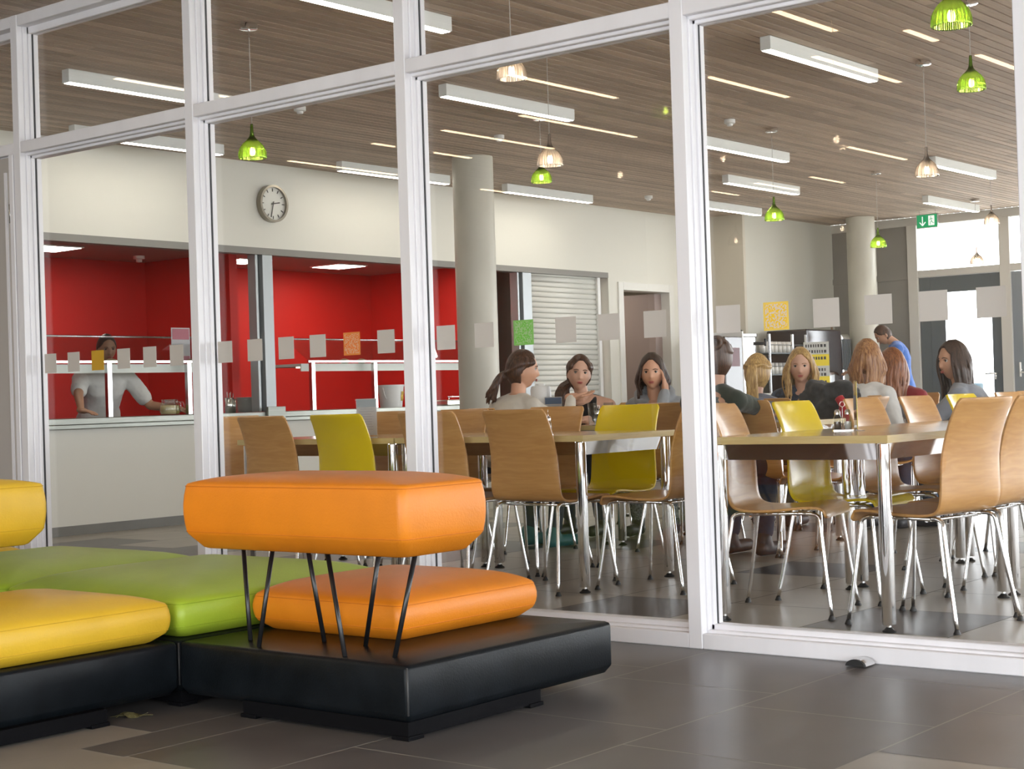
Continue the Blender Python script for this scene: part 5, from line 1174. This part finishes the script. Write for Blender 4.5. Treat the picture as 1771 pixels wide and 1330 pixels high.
def hairdo(style, m, body, M, S, neck_b, fy, ax_):
    rs = random.Random(hash(style) % 1000 if False else len(style)*7+3)
    # cap: the skull shell, cut away over the face
    bm = BM(); nu, nv = 48, 32; rings = []
    thick = {'crop': 0.006, 'ponytail': 0.009, 'lowpony': 0.009, 'sidepony': 0.009, 'bun': 0.009}.get(style, 0.011)
    for j in range(nv+1):
        t = PI*j/nv; row = []
        for k in range(nu if 0 < j < nv else 1):
            a = 2*PI*k/nu; d = Vector((math.sin(t)*math.sin(a), math.sin(t)*math.cos(a), math.cos(t)))
            x, y, z = d.x*(0.077+thick), d.y*(0.097+thick), d.z*(0.118+thick)
            # hairline: pull everything that would cover the face to just below the skin
            line = 0.086 - 0.075*min(1, abs(x)/0.075)**2
            low = -0.05 if style != 'crop' else -0.02
            if y > -0.005*0 and z < line + (0.0 if y > 0.02 else -0.09*(0.02-y)/0.05):
                f = 0.55; x *= f; y *= f; z *= f
            if z < low and y < 0.03: q = (low-z)/0.07; x *= 1-0.25*q; y *= 1-0.15*q
            row.append(bm.verts.new(M @ (Vector((x, y, z))*S)))
        rings.append(row)
    for a, b in zip(rings, rings[1:]):
        for k in range(nu):
            if len(a) == 1: bm.faces.new((a[0], b[k], b[(k+1) % nu]))
            elif len(b) == 1: bm.faces.new((a[k], b[0], a[(k+1) % nu]))
            else: bm.faces.new((a[k], b[k], b[(k+1) % nu], a[(k+1) % nu]))
    def lock(P, r0, r1, wav=0.0, ph=0):
        Q = catmull([Vector(p) for p in P], 5); out = []; n = len(Q)
        for i, p in enumerate(Q):
            s_ = i/(n-1); out.append(M @ ((p+Vector((wav*math.sin(ph+9*s_), wav*math.cos(ph+8*s_), 0))*s_)*S))
        tube(bm, out, [(r0+(r1-r0)*(i/(n-1)))*(0.35 if i == n-1 else 1)*S for i in range(n)], 7)
    if style in ('bob', 'long', 'wavy', 'longdark'):
        L_ = {'bob': 0.16, 'long': 0.24, 'wavy': 0.23, 'longdark': 0.28}[style]; wv = {'bob': 0.006, 'long': 0.008, 'wavy': 0.020, 'longdark': 0.006}[style]
        for q in range(95):
            a = rs.uniform(52, 308)   # around the head from the right temple over the back to the left
            aa = R(a); dx, dy = math.sin(aa), math.cos(aa); 
            side = abs(dx)
            top_z = rs.uniform(0.035, 0.075); l2 = L_*rs.uniform(0.8, 1.05)
            flare = 1.0+0.32*rs.random()
            P_ = [(0.015*dx, 0.02*dy, 0.122), (0.060*dx, 0.072*dy, top_z+0.01), (0.084*dx, 0.102*dy, 0.02), (0.088*dx*flare, 0.100*dy, -0.06), (0.082*dx*flare, 0.092*dy-0.005, -0.06-(l2-0.06)*0.55), (0.078*dx*flare+rs.uniform(-.01, .01), 0.088*dy-0.004, -0.02-l2)]
            lock(P_, 0.010, 0.005, wv, rs.uniform(0, 6))
    if style in ('ponytail', 'lowpony', 'sidepony', 'bun'):
        for q in range(60):
            a = R(rs.uniform(40, 320)); dx, dy = math.sin(a), math.cos(a); kx, ky, kz = (0, -0.108, 0.03) if style == 'ponytail' else (0, -0.112, -0.035)
            if style == 'bun': kx, ky, kz = (0, -0.10, 0.07)
            P_ = [(0.070*dx, 0.085*dy+0.01, 0.055+0.02*rs.random()), (0.084*dx, 0.095*dy, 0.03), (0.055*dx+kx*0.4, -0.085, (kz+0.02)), (kx, ky, kz)]
            if dy > 0.2: P_[0] = (0.066*dx, 0.085*dy, 0.07)
            lock(P_, 0.009, 0.008, 0.002, q)
        if style == 'bun':
            for q in range(14):
                a0 = rs.uniform(0, 6.28); lock([(0.028*math.cos(a0+i*0.9), -0.108+0.012*math.sin(q+i), 0.082+0.028*math.sin(a0+i*0.9)) for i in range(6)], 0.010, 0.009)
        else:
            Ls = {'ponytail': 0.20, 'lowpony': 0.19, 'sidepony': 0.24}[style]
            for q in range(34):
                ox, oz = rs.uniform(-0.02, 0.02), rs.uniform(-0.012, 0.012)
                if style == 'ponytail': P_ = [(ox*0.5, -0.105, 0.03+oz), (ox, -0.135, 0.02+oz), (ox*1.4, -0.14, -0.06), (ox*1.5, -0.125, 0.03-Ls*rs.uniform(0.85, 1.1))]
                elif style == 'lowpony': P_ = [(ox*0.5, -0.105, -0.035+oz), (ox, -0.135, -0.05+oz), (ox*1.6, -0.165, -0.10), (ox*2.0, -0.185+rs.uniform(-.02, .02), -0.035-Ls*rs.uniform(0.6, 1.0))]
                else: P_ = [(ox*0.5, -0.10, -0.04+oz), (0.05+ox, -0.10, -0.07), (0.10+ox*1.5, -0.04, -0.13), (0.095+ox*1.9, 0.0+rs.uniform(-.02, .02), -0.05-Ls*rs.uniform(0.7, 1.0))]
                lock(P_, 0.015, 0.010, 0.020 if style != 'ponytail' else 0.004, rs.uniform(0, 6))
            pass
    o = build('hair', bm, m, body, smooth=True)
    if style != 'crop': finish(o, 0.0052, 1, 0.4)
    return o

def cloth(name, c, r=0.85, n=None): return mat(name, c, r, noise=n or (12, 0.08), sheen=0.2)
U = (0, 0, 1)
TZ = 0.742
# 1 cream top, profile to the right, hand raised over the table
person('woman in a cream top with brown ponytail, in profile, one palm turned up', 7.749, 6.161, 1.105, -12, -48, 0.22,
       [((8.03, 6.00, 0.925), (0.80, -0.55, 0.05), (0.1, -0.1, -1), 0.2), ((8.22, 6.35, 0.80), (1, -0.2, -0.1), U)], SKIN, H_BROWN, 'lowpony', {'top': cloth('cream_knit', (0.62, 0.58, 0.50)), 'name': 'cream_top', 'shoes': mat('teal_shoe', (0.03, 0.16, 0.17), 0.5)}, tilt=-3)
# 2 black vest top, facing the viewer
person('smiling woman in a black vest top, curly brown side ponytail, looking to her left', 8.60, 6.352, 1.085, 188, 222, 0.36,
       [((8.50, 6.64, 0.775), (-0.6, -0.6, -0.1), U), ((8.45, 6.2, 0.775), (-0.8, 0.4, -0.1), U)], SKIN3, H_BROWN, 'sidepony', {'top': cloth('black_vest', (0.012, 0.012, 0.014)), 'name': 'vest_top', 'neck': 0.86, 'sleeve': 'none'}, tilt=-2, roll=-6)
# 3 grey hoodie, cheek on hand
hx, hy, hz = 8.80, 5.902, 1.075
person('woman in a grey hoodie with a dark bob, resting her cheek on her hand', hx, hy, hz, 196, 208, 0.30,
       [((8.72, 6.09, 0.79), (-0.8, 0.3, -0.1), U), ((hx+0.000, hy-0.098, hz-0.125), (0.02, 0.06, 1), (0.35, -0.9, 0), 0.12, (-0.6, -0.2, -1))], SKIN, H_DARK, 'bob', {'top': cloth('grey_hoodie', (0.27, 0.29, 0.31)), 'name': 'hoodie', 'hood': True, 'legs': mat('patterned_leggings', (0.20, 0.22, 0.21), 0.8, noise=(90, 0.8))}, tilt=-4)
# 4 hair bun, dark green top
person('woman with brown hair bun and dark green top beside the thick post', 7.66, 4.70, 1.115, -8, 28, 0.12,
       [((8.16, 4.60, 0.79), (0.9, 0.2, -0.1), U, 0.3, (0.3, -1, -0.4)), ((8.2, 4.86, 0.79), (1, -0.2, 0), U)], SKIN2, H_BROWN, 'bun', {'top': cloth('dark_green_top', (0.018, 0.030, 0.020)), 'name': 'green_top', 'neck': 0.84, 'sleeve': 'mid'})
# 5 blonde ponytail from behind
person('blonde girl with a ponytail seen from behind, left of the blonde woman facing the viewer', 9.44, 5.48, 1.05, 0, 15, 0.16, [None, None], SKIN3, H_BLOND, 'ponytail', {'top': cloth('blue_grey_top', (0.16, 0.19, 0.27)), 'name': 'blue_grey_top'}, headS=1.05)
# 6 blonde wavy, facing
person('blonde woman with wavy hair facing the viewer, elbows on the table', 10.56, 5.765, 1.105, 203, 206, 0.36,
       [((10.22, 5.98, 0.80), (-0.8, -0.6, 0), U), ((10.2, 5.6, 0.80), (-0.6, 0.7, 0), U)], SKIN3, H_BLOND, 'wavy', {'top': cloth('navy_print_top', (0.03, 0.05, 0.09), n=(40, 0.9)), 'name': 'print_top'}, tilt=-6, headS=1.08, sc=1.05)
# 7 white top from behind
person('woman in a white top with shoulder-length auburn-blonde hair, seen from behind', 9.55, 4.726, 1.11, -5, 20, 0.18,
       [None, None], SKIN3, H_AUB, 'bob', {'top': cloth('white_jersey', (0.62, 0.62, 0.60)), 'name': 'white_top'}, headS=1.05, sc=1.03)
# 8 auburn hair, red top
person('girl with long copper hair and red top, half hidden behind the woman in white', 10.80, 5.15, 1.08, 170, 60, 0.30, [None, None], SKIN3, H_COPPER, 'long', {'top': cloth('red_top', (0.28, 0.015, 0.025)), 'name': 'red_top'}, headS=1.05)
# 9 brunette in grey
person('brunette with long straight hair and grey top, looking left near the exit door', 10.02, 4.34, 1.085, 100, 150, 0.20,
       [((9.98, 4.72, 0.80), (-0.2, 1, 0), U), ((9.86, 4.66, 0.80), (0.4, 0.8, 0), U)], SKIN2, H_DARK, 'longdark', {'top': cloth('grey_jersey', (0.23, 0.25, 0.29)), 'name': 'grey_top', 'neck': 0.88}, tilt=-3, headS=1.08, sc=1.08)
# 10 boy in blue, standing, bent head
person('boy in a blue T-shirt standing at the coffee machine with his head bent', 17.45, 8.42, 1.545, 118, 128, 0.22,
       [((17.35, 8.80, 1.10), (-0.2, 0.9, 0.1), U), ((17.18, 8.72, 1.10), (0, 1, 0), U)], SKIN2, H_BROWN, 'crop', {'top': cloth('blue_tshirt', (0.06, 0.16, 0.50)), 'name': 't_shirt', 'sleeve': 'short'}, seated=False, fem=False, tilt=-42, nbo=(-0.13, -0.075))
# 11 cook
person('cook in a white short-sleeved jacket leaning with both hands on the steel counter', 8.35, 11.10, 1.46, -108, -110, 0.26,
       [((7.86, 10.80, 0.925), (0.25, -0.9, -0.15), U, 0.15, (-1, 0.2, 0.1)), ((8.80, 10.74, 0.93), (0.6, -0.8, -0.15), U, 0.15, (0.3, 0.2, -1))], SKIN2, H_DARK, 'crop', {'top': cloth('white_cook_jacket', (0.72, 0.72, 0.70)), 'name': 'cook_jacket', 'sleeve': 'short', 'legs': mat('black_trousers', (0.02, 0.02, 0.02), 0.8)}, seated=False, fem=False, tilt=-10)
ck = [o for o in bpy.data.objects if o.get('label', '').startswith('cook in')][0]
bm = BM()
for z in (1.22, 1.12, 1.02): ball(bm, (0.045, 0.245-(1.22-z)*0.25, z), 0.008, nu=8, nv=6)
for z in (1.22, 1.12, 1.02): ball(bm, (-0.045, 0.245-(1.22-z)*0.25, z), 0.008, nu=8, nv=6)
build('jacket_buttons', bm, mat('dark_button', (0.02, 0.02, 0.03), 0.4), ck)
bm = BM(); tube(bm, catmull([(0.06, 0.20, 1.30), (0.02, 0.235, 1.20), (0.0, 0.255, 1.16)], 5), 0.003, 6); box(bm, -0.025, 0.025, 0.245, 0.252, 1.08, 1.16); build('name_badge', bm, mat('badge_white', (0.7, 0.78, 0.85), 0.4), ck)

# dark jacket hung over a chair
t = empty('jacket', (9.385, 4.90, -0.035), R(90)); tag(t, 'dark grey jacket with red lining hung over a chair between the two blonde women', 'jacket')
bm = BM(); ell_loft(bm, [((0, 0, 0.52), 0.19, 0.07, (1, 0, 0), (0, 1, 0)), ((0, 0, 0.70), 0.21, 0.08, (1, 0, 0), (0, 1, 0)), ((0, 0, 0.86), 0.22, 0.085, (1, 0, 0), (0, 1, 0)), ((0, 0, 0.95), 0.19, 0.08, (1, 0, 0), (0, 1, 0)), ((0.02, 0, 1.0), 0.15, 0.06, (1, 0, 0), (0, 1, 0))])
capsule(bm, (-0.16, 0.02, 0.88), (-0.21, 0.06, 0.60), 0.06, 0.045); capsule(bm, (0.16, 0.02, 0.88), (0.20, 0.05, 0.62), 0.06, 0.045)
o = build('jacket_shell', bm, cloth('charcoal_fabric', (0.030, 0.033, 0.036), n=(14, 0.5)), t, smooth=True); finish(o, 0.011, 3, 0.5); tx = bpy.data.textures.new('f2', 'CLOUDS'); tx.noise_scale = 0.09; dm = o.modifiers.new('folds', 'DISPLACE'); dm.texture = tx; dm.strength = 0.075; dm.mid_level = 0.45
bm = BM(); tube(bm, catmull([(-0.10, 0.10, 0.90), (-0.14, 0.11, 0.84), (-0.17, 0.11, 0.74), (-0.16, 0.10, 0.64)], 6), [0.03]*6+[0.04]*6+[0.03]*7, 10); build('red_lining', bm, cloth('red_fabric', (0.45, 0.01, 0.02)), t, smooth=True)
